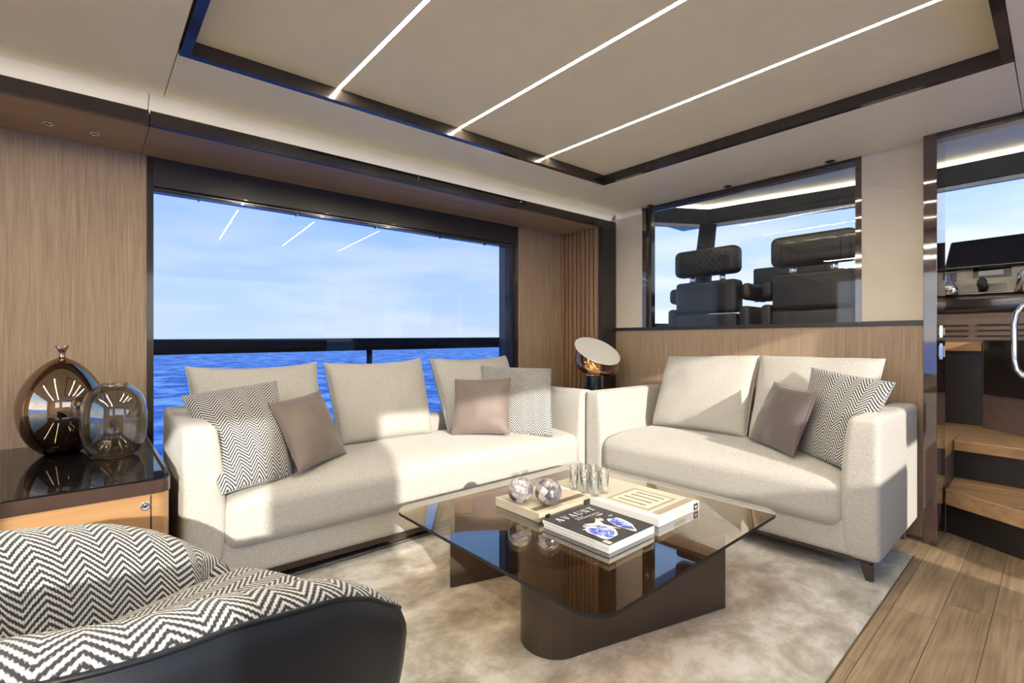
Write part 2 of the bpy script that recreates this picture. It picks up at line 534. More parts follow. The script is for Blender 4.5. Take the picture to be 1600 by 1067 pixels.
        if fix or bevel:
            bm = bmesh.new(); bm.from_mesh(me)
            if fix: bmesh.ops.recalc_face_normals(bm, faces=bm.faces)
            if bevel:
                es = [e for e in bm.edges if len(e.link_faces) == 2 and e.calc_face_angle(0) > 0.6]
                bmesh.ops.bevel(bm, geom=es, offset=bevel, segments=2, affect='EDGES', profile=0.5)
            bm.to_mesh(me); bm.free()
        o = bpy.data.objects.new(name, me)
        COL.objects.link(o)
        if parent is not None: o.parent = parent
        if origin is not None: o.location = origin
        return o

def tag(o, label=None, cat=None, group=None, kind=None):
    if label: o['label'] = label
    if cat: o['category'] = cat
    if group: o['group'] = group
    if kind: o['kind'] = kind
    return o
def thing(name, label, cat, loc=(0, 0, 0), rz=0.0, group=None, kind=None):
    o = bpy.data.objects.new(name, None)
    o.empty_display_size = 0.1
    COL.objects.link(o)
    o.location = loc; o.rotation_euler = (0, 0, rz)
    return tag(o, label, cat, group, kind)
def struct(o, label=None):
    o['kind'] = 'structure'
    if label: o['label'] = label
    return o
def copy_tree(o, parent=None):
    c = o.copy(); COL.objects.link(c); c.parent = parent
    for ch in [q for q in bpy.data.objects if q.parent == o]:
        copy_tree(ch, c)
    return c
def lerp(a, b, t): return a + (b - a) * t

# ------------------------------------------------------------------ the saloon shell
CEIL = 2.12
BK = 3.36                       # bulkhead plane
AFT = -2.6
STB = 1.5
def xw(y): return -3.07 + 0.0425 * y       # port wall
def xt(y): return -2.64 + 0.0406 * y       # dark trim above the bay

# floor: sub floor with single planks on it
fl = MB().box((-3.3, AFT, -0.06), (STB + 0.1, 3.62, -0.015)).obj('floor', 'black_void')
struct(fl, 'oak plank floor of the saloon')
pw = 0.1335
x = -0.3105 - pw * 21
rng = random.Random(3)
pk = 0
while x < STB - 0.01:
    y = AFT - rng.random() * 1.2
    while y < 3.60:
        ln = rng.choice([1.1, 1.35, 1.6, 1.85])
        a = max(y, AFT); b = min(y + ln, 3.60)
        if b - a > 0.04:
            MB().box((x + 0.0009, a + 0.0009, -0.0149), (min(x + pw, STB) - 0.0009, b - 0.0009, 0.0)).obj('plank', 'floor_oak', fl)
        y += ln
    x += pw

# ceiling
cg = MB().box((-3.3, AFT, 2.20), (STB + 0.1, 3.46, 2.26)).obj('ceiling', 'ceiling_cream')
struct(cg, 'cream panelled ceiling with a raised centre field')
FL0, FL1, FR = Vector((-2.173, 0.258, 0)), Vector((-2.071, 2.654, 0)), -0.121
FA, FB = 0.258, 2.654
def panel(pts, z=CEIL, mat='ceiling_cream', name='ceiling_panel'):
    o = MB().prism(pts, z, z + 0.02).obj(name, mat, cg, bevel=0.002)
    return o
g = 0.0015
panel([(xt(0.25) + 0.03, FA - 0.006 + g), (FL0.x, FA - 0.006 + g), (FL1.x, FB - g), (xt(2.65) + 0.03, FB - g)])
panel([(xt(2.65) + 0.03, FB + g), (FR - g, FB + g), (FR - g, BK), (xt(3.36) + 0.03, BK)])
panel([(xt(AFT) + 0.03, AFT), (STB, AFT), (STB, FA - 0.006 - g), (xt(0.25) + 0.03, FA - 0.006 - g)])
panel([(FR + g, FA - 0.006 + g), (STB, FA - 0.006 + g), (STB, BK), (FR + g, BK)])
# dark frame of the raised field: four bars
fr = 0.032
def bar(p0, p1, p2, p3):
    MB().prism([p0, p1, p2, p3], CEIL - 0.004, 2.185).obj('recess_frame', 'dark_lacquer', cg)
bar((FL0.x, FA), (FL0.x + fr, FA + fr), (FL1.x + fr, FB - fr), (FL1.x, FB))
bar((FL1.x, FB), (FL1.x + fr, FB - fr), (FR - fr, FB - fr), (FR, FB))
bar((FR, FB), (FR - fr, FB - fr), (FR - fr, FA + fr), (FR, FA))
bar((FR, FA), (FR - fr, FA + fr), (FL0.x + fr, FA + fr), (FL0.x, FA))
# LED strips and the field panels between them
ZF = 2.170
ys = []
for q in ((516, 152), (703, 209), (838, 252)):
    ys.append(at_z(q[0], q[1], ZF).y)
def fx(y): return lerp(FL0.x, FL1.x, (y - FA) / (FB - FA)) + fr
edges = [FA + fr] + ys + [FB - fr]
hw = 0.0075
for i in range(4):
    a = edges[i] + (hw if i else 0); b = edges[i + 1] - (hw if i < 3 else 0)
    MB().prism([(fx(a), a), (FR - fr, a), (FR - fr, b), (fx(b), b)], ZF, ZF + 0.02).obj('field_panel', 'ceiling_cream_deep', cg)
wh = ['nearest the aft corner', 'in the middle of the raised field', 'nearest the bulkhead']
for i, y in enumerate(ys):
    o = MB().box((fx(y) + 0.001, y - hw + 0.0005, ZF + 0.002), (FR - fr - 0.001, y + hw - 0.0005, ZF + 0.016)).obj('led_strip', 'led_warm', origin=(fx(y), y, ZF + 0.002))
    tag(o, 'glowing warm ceiling light strip ' + wh[i], 'light strip', 'light strips in the ceiling')

for y, lb in ((-0.55, 'warm ceiling light strip behind the armchair, outside the raised field'), (-1.45, 'warm ceiling light strip nearest the aft doors')):
    o = MB().box((-2.1, y - hw, CEIL - 0.006), (0.9, y + hw, CEIL - 0.0002)).obj('led_strip', 'led_warm', origin=(-0.6, y, CEIL - 0.006))
    tag(o, lb, 'light strip', 'light strips in the ceiling')

# port wall of wood with the bay soffit
def pprism(mb, y0, y1, o0, o1, z0, z1, base=xw):
    """slab along the port wall between two offsets from its inner face"""
    return mb.prism([(base(y0) + o0, y0), (base(y0) + o1, y0), (base(y1) + o1, y1), (base(y1) + o0, y1)], z0, z1)
WY0, WY1 = 0.226, 2.662
wl = MB()
pprism(wl, AFT, WY0, -0.12, 0, 0, 1.99)
pprism(wl, WY1, 3.20, -0.12, 0, 0, 1.99)
pprism(wl, WY0, WY1, -0.12, 0, 0, 0.36)
wl = struct(wl.obj('wall_left', 'wall_wood'), 'brown veneer side wall around the big window')
def wpart(name, mb, mat, smooth=False, **k): return mb.obj(name, mat, wl, smooth=smooth, **k)
# soffit in three boards with fine seams
for a, b in ((AFT, 0.203), (0.206, 2.33), (2.333, 3.18)):
    wpart('soffit_board', MB().prism([(xw(a), a), (xt(a), a), (xt(b), b), (xw(b), b)], 1.99, 2.01), 'soffit_wood')
mb = MB(); pprism(mb, AFT, 3.40, -0.12, 0.0, 1.991, 2.20); wpart('wall_top', mb, 'dark_satin')
# trim board, its shadow gap (air slot) and the lit cove above
tr = MB()
pprism(tr, AFT, 0.201, 0.0, 0.025, 1.988, 2.05, xt)
tr = struct(tr.obj('trim_1', 'dark_lacquer'), 'dark lacquered trim above the window bay')
mb = MB(); pprism(mb, 0.204, 0.83, 0.0, 0.025, 1.988, 2.05, xt); mb.obj('trim_board', 'dark_lacquer', tr)
mb = MB(); pprism(mb, 0.83, 2.33, 0.0, 0.025, 1.988, 2.018, xt); mb.obj('trim_board', 'dark_lacquer', tr)
mb = MB(); pprism(mb, 0.83, 2.33, -0.03, -0.02, 2.0, 2.06, xt); mb.obj('air_slot', 'black_void', tr)
mb = MB(); pprism(mb, 1.498, 1.502, -0.02, 0.02, 2.018, 2.047, xt); mb.obj('slot_divider', 'chrome', tr)
mb = MB(); pprism(mb, 0.83, 2.33, 0.0, 0.025, 2.046, 2.05, xt); mb.obj('slot_lip', 'dark_lacquer', tr)
mb = MB(); pprism(mb, 2.333, 3.338, 0.0, 0.025, 1.988, 2.05, xt); mb.obj('trim_board', 'dark_lacquer', tr)
mb = MB(); pprism(mb, 3.172, 3.338, -0.10, 0.025, 0.0, 1.9885, xt); mb.obj('trim_column', 'dark_satin', tr)
mb = MB(); pprism(mb, 0.206, 2.33, 0.024, 0.027, 1.990, 1.993, xt); mb.obj('trim_line', 'navy_frame', tr)
# cove: curved white band from behind the trim up to the ceiling edge
for a, b in ((AFT, 0.2005), (0.2030, 3.34)):
    P = []
    for y in (a, b):
        row = []
        for k in range(9):
            t = k / 8
            row.append(Vector((xt(y) - 0.030 + 0.066 * t ** 1.5, y, 2.052 + 0.076 * t ** 0.9)))
        P.append(row)
    Q = [[p + Vector((-0.02, 0, 0.02)) for p in r] for r in P]
    mb = MB().grid(P); mb.grid(Q, flip=True)
    mb.obj('cove', 'cove_white', cg, smooth=True, fix=False)
mb = MB(); pprism(mb, AFT, 3.34, 0.002, 0.010, 2.0505, 2.053, xt)
tag(mb.obj('cove_light', 'cove_led', origin=(xt(0), 0, 2.0505)), 'thin warm light line hidden on the dark trim below the cove', 'cove light')
# slatted return at the end of the bay
SLY = 3.165
wpart('slat_backing', MB().box((xw(SLY) + 0.0, SLY + 0.02, 0), (xt(SLY) + 0.0, SLY + 0.04, 1.99)), 'brown_band')
ns = 9
x0, x1 = xw(SLY) + 0.004, xt(SLY) - 0.004
for i in range(ns):
    a = lerp(x0, x1, i / ns); b = a + (x1 - x0) / ns * 0.72
    MB().box((a, SLY - 0.012, 0), (b, SLY + 0.02, 1.99)).obj('slat', 'slat_wood', wl, bevel=0.004)

# window_1: the big port window
w1 = MB(); pprism(w1, WY0, WY0 + 0.028, -0.11, 0.004, 0.36, 1.99)
w1 = struct(w1.obj('window_1', 'dark_lacquer'), 'large tinted side window above the long sofa')
mb = MB(); pprism(mb, WY0 + 0.028, WY1 - 0.03, -0.10, 0.002, 1.845, 1.99); mb.obj('blind_box', 'dark_satin', w1)
mb = MB(); pprism(mb, WY0 + 0.028, WY1 - 0.03, -0.075, -0.02, 1.822, 1.8445); mb.obj('blind_rail', 'dark_lacquer', w1)
mb = MB(); pprism(mb, WY0 + 0.03, WY1 - 0.035, -0.0199, -0.016, 1.832, 1.836); mb.obj('rail_line', 'steel_dark', w1)
mb = MB(); pprism(mb, WY0 + 0.03, WY1 - 0.035, -0.003, 0.003, 1.8440, 1.8475); mb.obj('rail_line', 'navy_frame', w1)
for y in (0.45, 0.95, 1.45, 1.95, 2.35):
    mb = MB(); pprism(mb, y, y + 0.006, -0.05, -0.018, 1.808, 1.822); mb.obj('blind_clip', 'steel_dark', w1)
mb = MB(); pprism(mb, WY1 - 0.105, WY1 - 0.03, -0.11, -0.035, 0.36, 1.8449); mb.obj('window_post', 'navy_frame', w1)
mb = MB(); pprism(mb, WY1 - 0.03, WY1, -0.11, 0.004, 0.36, 1.99); mb.obj('window_jamb', 'dark_lacquer', w1)
mb = MB(); pprism(mb, WY0 + 0.028, WY1 - 0.105, -0.11, 0.01, 0.36, 0.39); mb.obj('window_sill', 'dark_lacquer', w1)
mb = MB(); pprism(mb, WY0 + 0.026, WY1 - 0.103, -0.098, -0.088, 0.385, 1.85); mb.obj('pane', 'window_tint', w1)

# bulkhead with the helm window
WX0, WX1, WZ0, WZ1 = -2.232, -0.765, 1.163, 2.102
wb = MB().box((xt(BK) - 0.06, BK, 0), (-0.478, BK + 0.09, 1.14)).obj('wall_back', 'wall_wood')
struct(wb, 'bulkhead with veneer below and cream panels beside the helm window')
MB().box((xt(BK) - 0.0, BK - 0.001, 1.165), (WX0, BK + 0.09, 2.20)).obj('wall_panel', 'bulkhead_cream', wb)
MB().box((WX1, BK - 0.001, 1.165), (-0.478, BK + 0.09, 2.20)).obj('wall_panel', 'bulkhead_cream', wb)
MB().box((xt(BK) - 0.10, BK - 0.012, 1.14), (-0.478, BK + 0.10, 1.1635)).obj('ledge', 'dark_satin', wb)
mb = MB()
P = [[Vector((x, BK - 0.05 + 0.05 * math.sin(t * PI / 2 / 6), CEIL - 0.05 + 0.05 * math.cos(t * PI / 2 / 6))) for t in range(7)] for x in (xt(BK) + 0.02, WX0)]
mb.grid(P); mb.obj('corner_fillet', 'ceiling_cream', wb, smooth=True, fix=False)
w2 = MB().box((WX0, BK - 0.004, WZ0), (WX0 + 0.035, BK + 0.09, WZ1)).obj('window_2', 'pillar_gloss')
struct(w2, 'dark framed inner window looking into the helm')
MB().box((WX0 + 0.036, BK + 0.02, WZ0), (WX0 + 0.07, BK + 0.07, WZ1)).obj('window_jamb', 'dark_lacquer', w2)
MB().box((WX1 - 0.03, BK - 0.004, WZ0), (WX1, BK + 0.09, WZ1)).obj('window_jamb', 'pillar_gloss', w2)
MB().box((WX0, BK - 0.004, WZ1), (WX1, BK + 0.09, 2.118)).obj('window_head', 'dark_lacquer', w2)
MB().box((WX0 + 0.07, BK + 0.03, WZ1 - 0.02), (WX1 - 0.03, BK + 0.05, WZ1)).obj('window_track', 'steel_dark', w2)
MB().box((WX0 + 0.05, BK + 0.055, WZ0), (WX1 - 0.03, BK + 0.063, WZ1)).obj('pane', 'pane_clear', w2)

# glossy post and the opening to the helm stairs
d1 = MB().box((-0.479, 3.275, 0), (-0.425, 3.545, 2.135)).obj('door_1', 'pillar_gloss', bevel=0.002)
struct(d1, 'glossy brown post beside the opening to the helm')
MB().box((-0.43, 3.272, 2.10), (STB, 3.30, 2.135)).obj('door_head', 'dark_lacquer', d1)
MB().box((-0.43, 3.31, 2.105), (STB, 3.33, 2.135)).obj('door_track', 'steel_dark', d1)
for z0, z1, nm, lb in ((1.070, 1.135, 'switch_plate', 'upper silver switch plate on the glossy brown post'), (0.955, 1.040, 'switch_plate', 'lower taller silver switch plate on the glossy brown post')):
    t = thing(nm, lb, 'switch', (-0.425, 3.425, z0), group='switch plates on the post')
    MB().box((0, -0.022, 0), (0.006, 0.022, z1 - z0)).obj('plate', 'chrome', t, bevel=0.001)
    MB().box((0.006, -0.004, 0.012), (0.012, 0.012, z1 - z0 - 0.012)).obj('rocker', 'paper_white', t, bevel=0.001)

# walls outside the picture: starboard windows set by sun patches, aft open for fill
ws = MB()
def sw(y0, y1, z0, z1): ws.box((STB, y0, z0), (STB + 0.1, y1, z1))
sw(AFT, 5.6, 1.925, 2.6)
sw(AFT, -1.25, 1.07, 1.925)
sw(AFT, 2.43, 0, 1.07)
sw(-0.50, 0.06, 1.07, 1.925)
sw(2.43, 2.85, 0, 0.40); sw(2.43, 2.85, 1.18, 1.52)
sw(2.64, 2.85, 1.52, 1.925)
sw(2.85, 3.35, 0, 1.925); sw(3.35, 4.9, 0, 1.12); sw(4.9, 5.6, 0, 1.925)  # helm side opening is unseen, put in to let sun and sky inside
struct(ws.obj('wall_right', 'bulkhead_cream'), 'starboard side wall with its strip windows and an added helm opening for light')
wa = MB().box((-3.3, AFT - 0.1, 0), (-2.5, AFT, 2.26)).box((0.9, AFT - 0.1, 0), (STB + 0.1, AFT, 2.26)).box((-2.5, AFT - 0.1, 2.06), (0.9, AFT, 2.26))
struct(wa.obj('wall_front', 'bulkhead_cream'), 'unseen aft wall, doors to the cockpit left open for fill light')
ck = MB().box((-4.4, -7.5, -0.06), (3.2, AFT - 0.1, -0.02))
struct(ck.obj('floor_cockpit', 'floor_oak'), 'teak deck of the aft cockpit')

# ------------------------------------------------------------------ sea and side-deck rail outside
sea = MB().add([(-9000, -9000, -2.0), (9000, -9000, -2.0), (9000, 9000, -2.0), (-9000, 9000, -2.0)], [(0, 1, 2, 3)]).obj('sea', 'sea_water')
tag(sea, 'rippled deep blue sea outside the window', 'sea', kind='stuff')
t = thing('deck_rail', 'dark blue deck rail on posts outside the side window', 'railing', (-3.95, 0, 0))
def rz(y): return 1.062 + 0.010 * y
MB().add([(a, y, rz(y) + z) for y in (-3, 5.5) for a, z in ((-0.05, -0.075), (0.05, -0.075), (0.05, 0.0), (-0.05, 0.0))],
         [(0, 1, 2, 3), (7, 6, 5, 4), (0, 4, 5, 1), (1, 5, 6, 2), (2, 6, 7, 3), (3, 7, 4, 0)]).obj('handrail', 'navy_frame', t, bevel=0.012)
MB().add([(a, y, rz(y) + z) for y in (-3, 5.5) for a, z in ((-0.03, -0.105), (0.03, -0.105), (0.03, -0.0755), (-0.03, -0.0755))],
         [(0, 1, 2, 3), (7, 6, 5, 4), (0, 4, 5, 1), (1, 5, 6, 2), (2, 6, 7, 3), (3, 7, 4, 0)]).obj('under_rail', 'helm_grey', t)
for px_ in (577,):
    yy = at_x(px_, 560, -3.95).y
    for dy in (-2.4, 0.0, 2.4):
        MB().tube([(0, yy + dy, 0.0), (0, yy + dy, rz(yy + dy) - 0.10)], 0.026, 12).obj('post', 'navy_frame', t, smooth=True)
struct(MB().box((-4.3, -7.5, -0.08), (-3.21, 6, -0.02)).obj('floor_side_deck', 'floor_oak'), 'side deck outside the window')

# ------------------------------------------------------------------ soft furniture
def cushion(name, mat, TL, TR, BR, BL, T, parent=None, n=22, pinch=0.05, q=0.42, front=Vector((0, 0, 0)), wr=0.004, seed=0, sag=0.0, label=None, grp=None, sub=None, uvrot=0):
    """soft four-cornered cushion between four corner points"""
    TL, TR, BR, BL = [Vector(c) for c in (TL, TR, BR, BL)]
    c = (TL + TR + BR + BL) / 4
    nrm = ((TR + BR - TL - BL).cross(TL + TR - BL - BR)).normalized()
    if nrm.dot(Vector((0, 0, CAM_H)) - c) < 0: nrm = -nrm
    W = ((TR - TL).length + (BR - BL).length) / 2; H = ((TL - BL).length + (TR - BR).length) / 2
    F, B, UV = [], [], []
    for i in range(n + 1):
        fr_, br_, ur_ = [], [], []
        u = math.sin((i / n * 2 - 1) * PI / 2 * 0.985) / math.sin(PI / 2 * 0.985)
        for j in range(n + 1):
            v = math.sin((j / n * 2 - 1) * PI / 2 * 0.985) / math.sin(PI / 2 * 0.985)
            uu = u * (1 - pinch * (1 - v * v)); vv = v * (1 - pinch * (1 - u * u))
            a = (uu + 1) / 2; b = (vv + 1) / 2
            P = BL * (1 - a) * (1 - b) + BR * a * (1 - b) + TR * a * b + TL * (1 - a) * b
            h = T / 2 * (max(0, 1 - u * u) * max(0, 1 - v * v)) ** q
            k = noise.noise(Vector((u * 2.2 + seed * 7, v * 2.2, seed))) * wr * 2 * min(1, h * 30)
            P = P + Vector((0, 0, -1)) * sag * max(0, v) ** 3 * (1 - u * u)
            fr_.append(P + nrm * (h + k)); br_.append(P - nrm * h)
            ur_.append((uu * W / 2 + seed * 0.31, vv * H / 2) if not uvrot else (vv * H / 2 + seed * 0.31, uu * W / 2))
        F.append(fr_); B.append(br_); UV.append(ur_)
    mb = MB().grid(F, UV); mb.grid(B, UV, flip=True)
    o = mb.obj(name, mat, parent, origin=None if parent else (c.x, c.y, min(p.z for p in mb.v)), smooth=True, world=True, fix=False)
    bm = bmesh.new(); bm.from_mesh(o.data)
    bmesh.ops.remove_doubles(bm, verts=bm.verts, dist=0.0004)
    bmesh.ops.recalc_face_normals(bm, faces=bm.faces)
    bm.to_mesh(o.data); bm.free()
    # sewn edge
    loop = [F[i][0] * 0.5 + B[i][0] * 0.5 for i in range(n + 1)] + [F[n][j] * 0.5 + B[n][j] * 0.5 for j in range(1, n + 1)] + \
           [F[i][n] * 0.5 + B[i][n] * 0.5 for i in range(n - 1, -1, -1)] + [F[0][j] * 0.5 + B[0][j] * 0.5 for j in range(n - 1, -1, -1)]
    mb = MB().tube(loop, 0.0032, 6, cap=False)
    off = Vector(o.location) if not parent else Vector(parent.location)
    mb.v = [p - off for p in mb.v]
    mb.obj('piping', mat if mat != 'sofa_linen' else 'sofa_piping', o, smooth=True)
    return o

def legs(root, pts, z1, mat='bronze_metal', z0=0.016):
    for (x, y, sx_, sy_) in pts:
        # tapering angled blade leg
        mb = MB()
        a, b = 0.022, 0.014
        mb.add([(x - b, y - b, z0), (x + b, y - b, z0), (x + b, y + b, z0), (x - b, y + b, z0),
                (x - a - 0.012 * sx_, y - a, z1), (x + a - 0.012 * sx_, y - a, z1), (x + a - 0.012 * sx_, y + a, z1), (x - a - 0.012 * sx_, y + a, z1)],
               [(3, 2, 1, 0), (4, 5, 6, 7), (0, 1, 5, 4), (1, 2, 6, 5), (2, 3, 7, 6), (3, 0, 4, 7)])
        mb.obj('leg', mat, root, bevel=0.003)

# --- long sofa under the window. local frame = world frame turned slightly
SR = -0.025
S0 = Vector((-2.142, 1.43, 0))
sofa = thing('long_sofa', 'long off-white linen sofa under the side window', 'sofa', S0, SR)
def sl(p):   # world -> sofa local
    return Matrix.Rotation(-SR, 3, 'Z') @ (Vector(p) - S0)
SY0, SY1 = -1.165, 1.165          # outer ends
DP = 0.80
def arm_fn(side):
    # inner face of the arm leans away towards its top, the front is gently rounded
    def fn(p, u):
        q = Vector(p)
        if u[1] * side < 0:            # inner face
            q.y += side * 0.010 * max(0, u[2]) * abs(u[1])
            q.y -= side * 0.022 * (1 - u[2] ** 2) * abs(u[1])
        q.x += 0.006 * (1 - u[2] ** 2) * max(0, u[0])
        return q
    return fn
MB().rbox((-DP, SY0 + 0.02, 0.10), (-0.012, SY1 - 0.02, 0.262), 0.02, n=8).obj('base', 'sofa_linen', sofa, smooth=True)
MB().rbox((-DP, SY0 + 0.01, 0.10), (-DP + 0.11, SY1 - 0.01, 0.56), 0.04, n=8).obj('backrest', 'sofa_linen', sofa, smooth=True)
for s_, a in ((1, SY1 - 0.125), (-1, SY0)):
    MB().rbox((-DP - 0.01, a, 0.10), (0.0, a + 0.125, 0.722), 0.026, 4, n=8, fn=arm_fn(s_)).obj('armrest', 'sofa_linen', sofa, smooth=True)
def seat_fn(p, u):
    q = Vector(p)
    if u[2] > 0: q.z += u[2] * (0.020 * (1 - u[1] ** 4) * (1 - u[0] ** 2) - 0.020 * max(0, u[0]) ** 2)
    return q
MB().rbox((-DP + 0.13, SY0 + 0.128, 0.205), (0.014, SY1 - 0.128, 0.452), 0.07, 5, n=10, fn=seat_fn).obj('seat_cushion', 'sofa_linen', sofa, smooth=True)
MB().box((-DP + 0.06, SY0 + 0.07, 0.055), (-0.07, SY1 - 0.07, 0.0995)).obj('plinth', 'bronze_metal', sofa)
legs(sofa, [(-0.06, SY0 + 0.06, 1, -1), (-0.06, SY1 - 0.06, 1, 1), (-DP + 0.06, SY0 + 0.06, -1, -1), (-DP + 0.06, SY1 - 0.06, -1, 1)], 0.0995, z0=0.0165)
sofa_rot = Matrix.Rotation(-SR, 3, 'Z')
def sofa_back(px0, px1, ytop, ztop, seed):
    TL = sl(at_x(px0[0], px0[1], -2.84)); TR = sl(at_x(px1[0], px1[1], -2.82))
    BL = Vector((-0.53, TL.y + 0.035, 0.462)); BR = Vector((-0.53, TR.y - 0.0, 0.462))
    c = [p + S0 for p in (TL, TR, BR, BL)]
    o = cushion('back_cushion', 'sofa_linen', *c, 0.20, sofa, pinch=0.025, q=0.30, wr=0.006, seed=seed, sag=0.02)
    return o
sofa_back((290, 573), (494, 566), 0, 0, 1)
sofa_back((506, 567), (656, 560), 0, 0, 2)
sofa_back((672, 560), (789, 556), 0, 0, 3)

# --- two-seat sofa by the bulkhead
V0 = Vector((-1.305, 2.50, 0))
love = thing('two_seat_sofa', 'off-white linen two-seat sofa against the veneer bulkhead', 'sofa', V0)
HW = 0.800; DL = 0.80
MB().rbox((-HW + 0.02, 0.012, 0.105), (HW - 0.02, DL, 0.262), 0.02, n=8).obj('base', 'sofa_linen', love, smooth=True)
MB().rbox((-HW + 0.01, DL - 0.13, 0.105), (HW - 0.01, DL, 0.60), 0.04, n=8).obj('backrest', 'sofa_linen', love, smooth=True)
def larm_fn(side):
    def fn(p, u):
        q = Vector(p)
        if u[0] * side < 0:
            q.x += side * 0.010 * max(0, u[2]) * abs(u[0])
            q.x -= side * 0.022 * (1 - u[2] ** 2) * abs(u[0])
        q.y -= 0.006 * (1 - u[2] ** 2) * max(0, -u[1])
        return q
    return fn
for s_, a in ((1, HW - 0.125), (-1, -HW)):
    MB().rbox((a, 0.0, 0.105), (a + 0.125, DL + 0.01, 0.722), 0.026, 4, n=8, fn=larm_fn(s_)).obj('armrest', 'sofa_linen', love, smooth=True)
def lseat_fn(p, u):
    q = Vector(p)
    if u[2] > 0: q.z += u[2] * (0.024 * (1 - u[0] ** 4) * (1 - u[1] ** 2) - 0.020 * max(0, -u[1]) ** 2)
    return q
MB().rbox((-HW + 0.128, -0.014, 0.205), (HW - 0.128, DL - 0.13, 0.452), 0.07, 5, n=10, fn=lseat_fn).obj('seat_cushion', 'sofa_linen', love, smooth=True)
MB().box((-HW + 0.04, 0.03, 0.088), (HW - 0.04, DL - 0.05, 0.1045)).obj('plinth', 'bronze_metal', love)
legs(love, [(HW - 0.045, 0.045, 1, -1), (-HW + 0.045, 0.045, -1, -1), (HW - 0.05, DL - 0.09, 1, 1), (-HW + 0.05, DL - 0.09, -1, 1)], 0.0875)
cushion('back_cushion', 'sofa_linen', at_y(1046, 557, 3.15), at_y(1187, 556, 3.15), Vector((-1.262, 2.99, 0.468)), Vector((-1.90, 2.99, 0.468)), 0.19, love, pinch=0.025, q=0.28, wr=0.006, seed=5)
cushion('back_cushion', 'sofa_linen', at_y(1191, 556, 3.15), at_y(1383, 561, 3.15), Vector((-0.66, 2.99, 0.468)), Vector((-1.245, 2.99, 0.468)), 0.19, love, pinch=0.025, q=0.28, wr=0.006, seed=6)

# --- throw pillows
GP = 'throw pillows on the sofas'
tag(cushion('throw_pillow', 'chevron_weave', at_x(284, 619, -2.60), at_x(431, 596, -2.58), at_z(459, 744, 0.445), at_z(346, 773, 0.468), 0.15, seed=1, pinch=0.03),
    'zigzag woven pillow leaning in the window sofa corner beside the cabinet', 'pillow', GP)
tag(cushion('throw_pillow', 'taupe_silk', at_x(421, 630, -2.42), at_x(499, 611, -2.50), at_z(541, 708, 0.475), at_z(468, 739, 0.475), 0.13, seed=2, pinch=0.05, q=0.5),
    'taupe satin pillow leaning against the zigzag pillow near the cabinet end', 'pillow', GP)
tag(cushion('throw_pillow', 'taupe_silk', at_x(711, 593, -2.56), at_x(798, 591, -2.36), at_z(796, 678, 0.480), at_z(706, 679, 0.475), 0.10, seed=3, pinch=0.05, q=0.5),
    'taupe satin pillow at the lamp end of the window sofa', 'pillow', GP)
tag(cushion('throw_pillow', 'chevron_weave', at_x(752, 572, -2.72), at_x(861, 576, -2.36), at_z(863, 681, 0.452), at_z(757, 681, 0.440), 0.13, seed=4, pinch=0.03),
    'zigzag woven pillow at the lamp end of the window sofa', 'pillow', GP)
tag(cushion('throw_pillow', 'taupe_silk_dark', at_y(1210, 597, 2.95), at_y(1277, 613, 2.72), at_z(1239, 714, 0.475), at_z(1170, 685, 0.49), 0.12, seed=5, pinch=0.05, q=0.5),
    'dark taupe satin pillow tilted on the two-seat sofa', 'pillow', GP)
tag(cushion('throw_pillow', 'chevron_weave', at_y(1269, 575, 3.0), at_y(1399, 598, 2.83), at_z(1325, 735, 0.465), at_z(1247, 706, 0.465), 0.13, seed=6, pinch=0.03),
    'zigzag woven pillow on the two-seat sofa by its end arm', 'pillow', GP)

# ------------------------------------------------------------------ rug
RX0, RX1, RY0, RY1 = -2.30, -0.478, 0.24, 3.05
nx, ny = 90, 140
P = []
for i in range(nx + 1):
    row = []
    for j in range(ny + 1):
        x = lerp(RX0, RX1, i / nx); y = lerp(RY0, RY1, j / ny)
        ed = min(i, nx - i, j, ny - j)
        z = 0.013 + 0.003 * noise.noise(Vector((x * 9, y * 9, 0))) + 0.0015 * noise.noise(Vector((x * 40, y * 40, 3)))
        if ed == 0:
            z = 0.0015
            x += 0.004 * noise.noise(Vector((y * 30, 1, 0))) if i in (0, nx) else 0
            y += 0.004 * noise.noise(Vector((x * 30, 2, 0))) if j in (0, ny) else 0
        elif ed == 1: z -= 0.002
        row.append(Vector((x, y, z)))
    P.append(row)
rug = thing('rug', 'silvery beige velvety rug under the coffee table', 'rug', (0.5 * (RX0 + RX1), 0.5 * (RY0 + RY1), 0))
mb = MB().grid(P); mb.obj('pile', 'rug_pile', rug, smooth=True, world=True)
mb = MB().box((RX1 - 0.003, RY0, 0.0002), (RX1 + 0.0015, RY1, 0.004)); mb.obj('binding', 'brown_band', rug, world=True)
mb = MB().box((RX0 + 0.055, RY0, 0.0125), (RX0 + 0.059, 2.4, 0.0155)); mb.obj('stitch_line', 'brown_band', rug, world=True)

# ------------------------------------------------------------------ coffee table
TX0, TX1, TY0, TY1, TZ = -1.935, -0.797, 1.0, 2.247, 0.32
tb = thing('coffee_table', 'low square bronze glass coffee table on two bent metal bases', 'coffee table', ((TX0 + TX1) / 2, (TY0 + TY1) / 2, 0.015))
r = 0.085
out = []
for cx_, cy_, a0 in ((TX1 - r, TY1 - r, 0), (TX0 + r, TY1 - r, 90), (TX0 + r, TY0 + r, 180), (TX1 - r, TY0 + r, 270)):
    for k in range(9):
        a = math.radians(a0 + 90 * k / 8)
        out.append((cx_ + r * math.cos(a), cy_ + r * math.sin(a)))
MB().prism(out, TZ - 0.012, TZ).obj('glass_top', 'bronze_glass', tb, world=True)
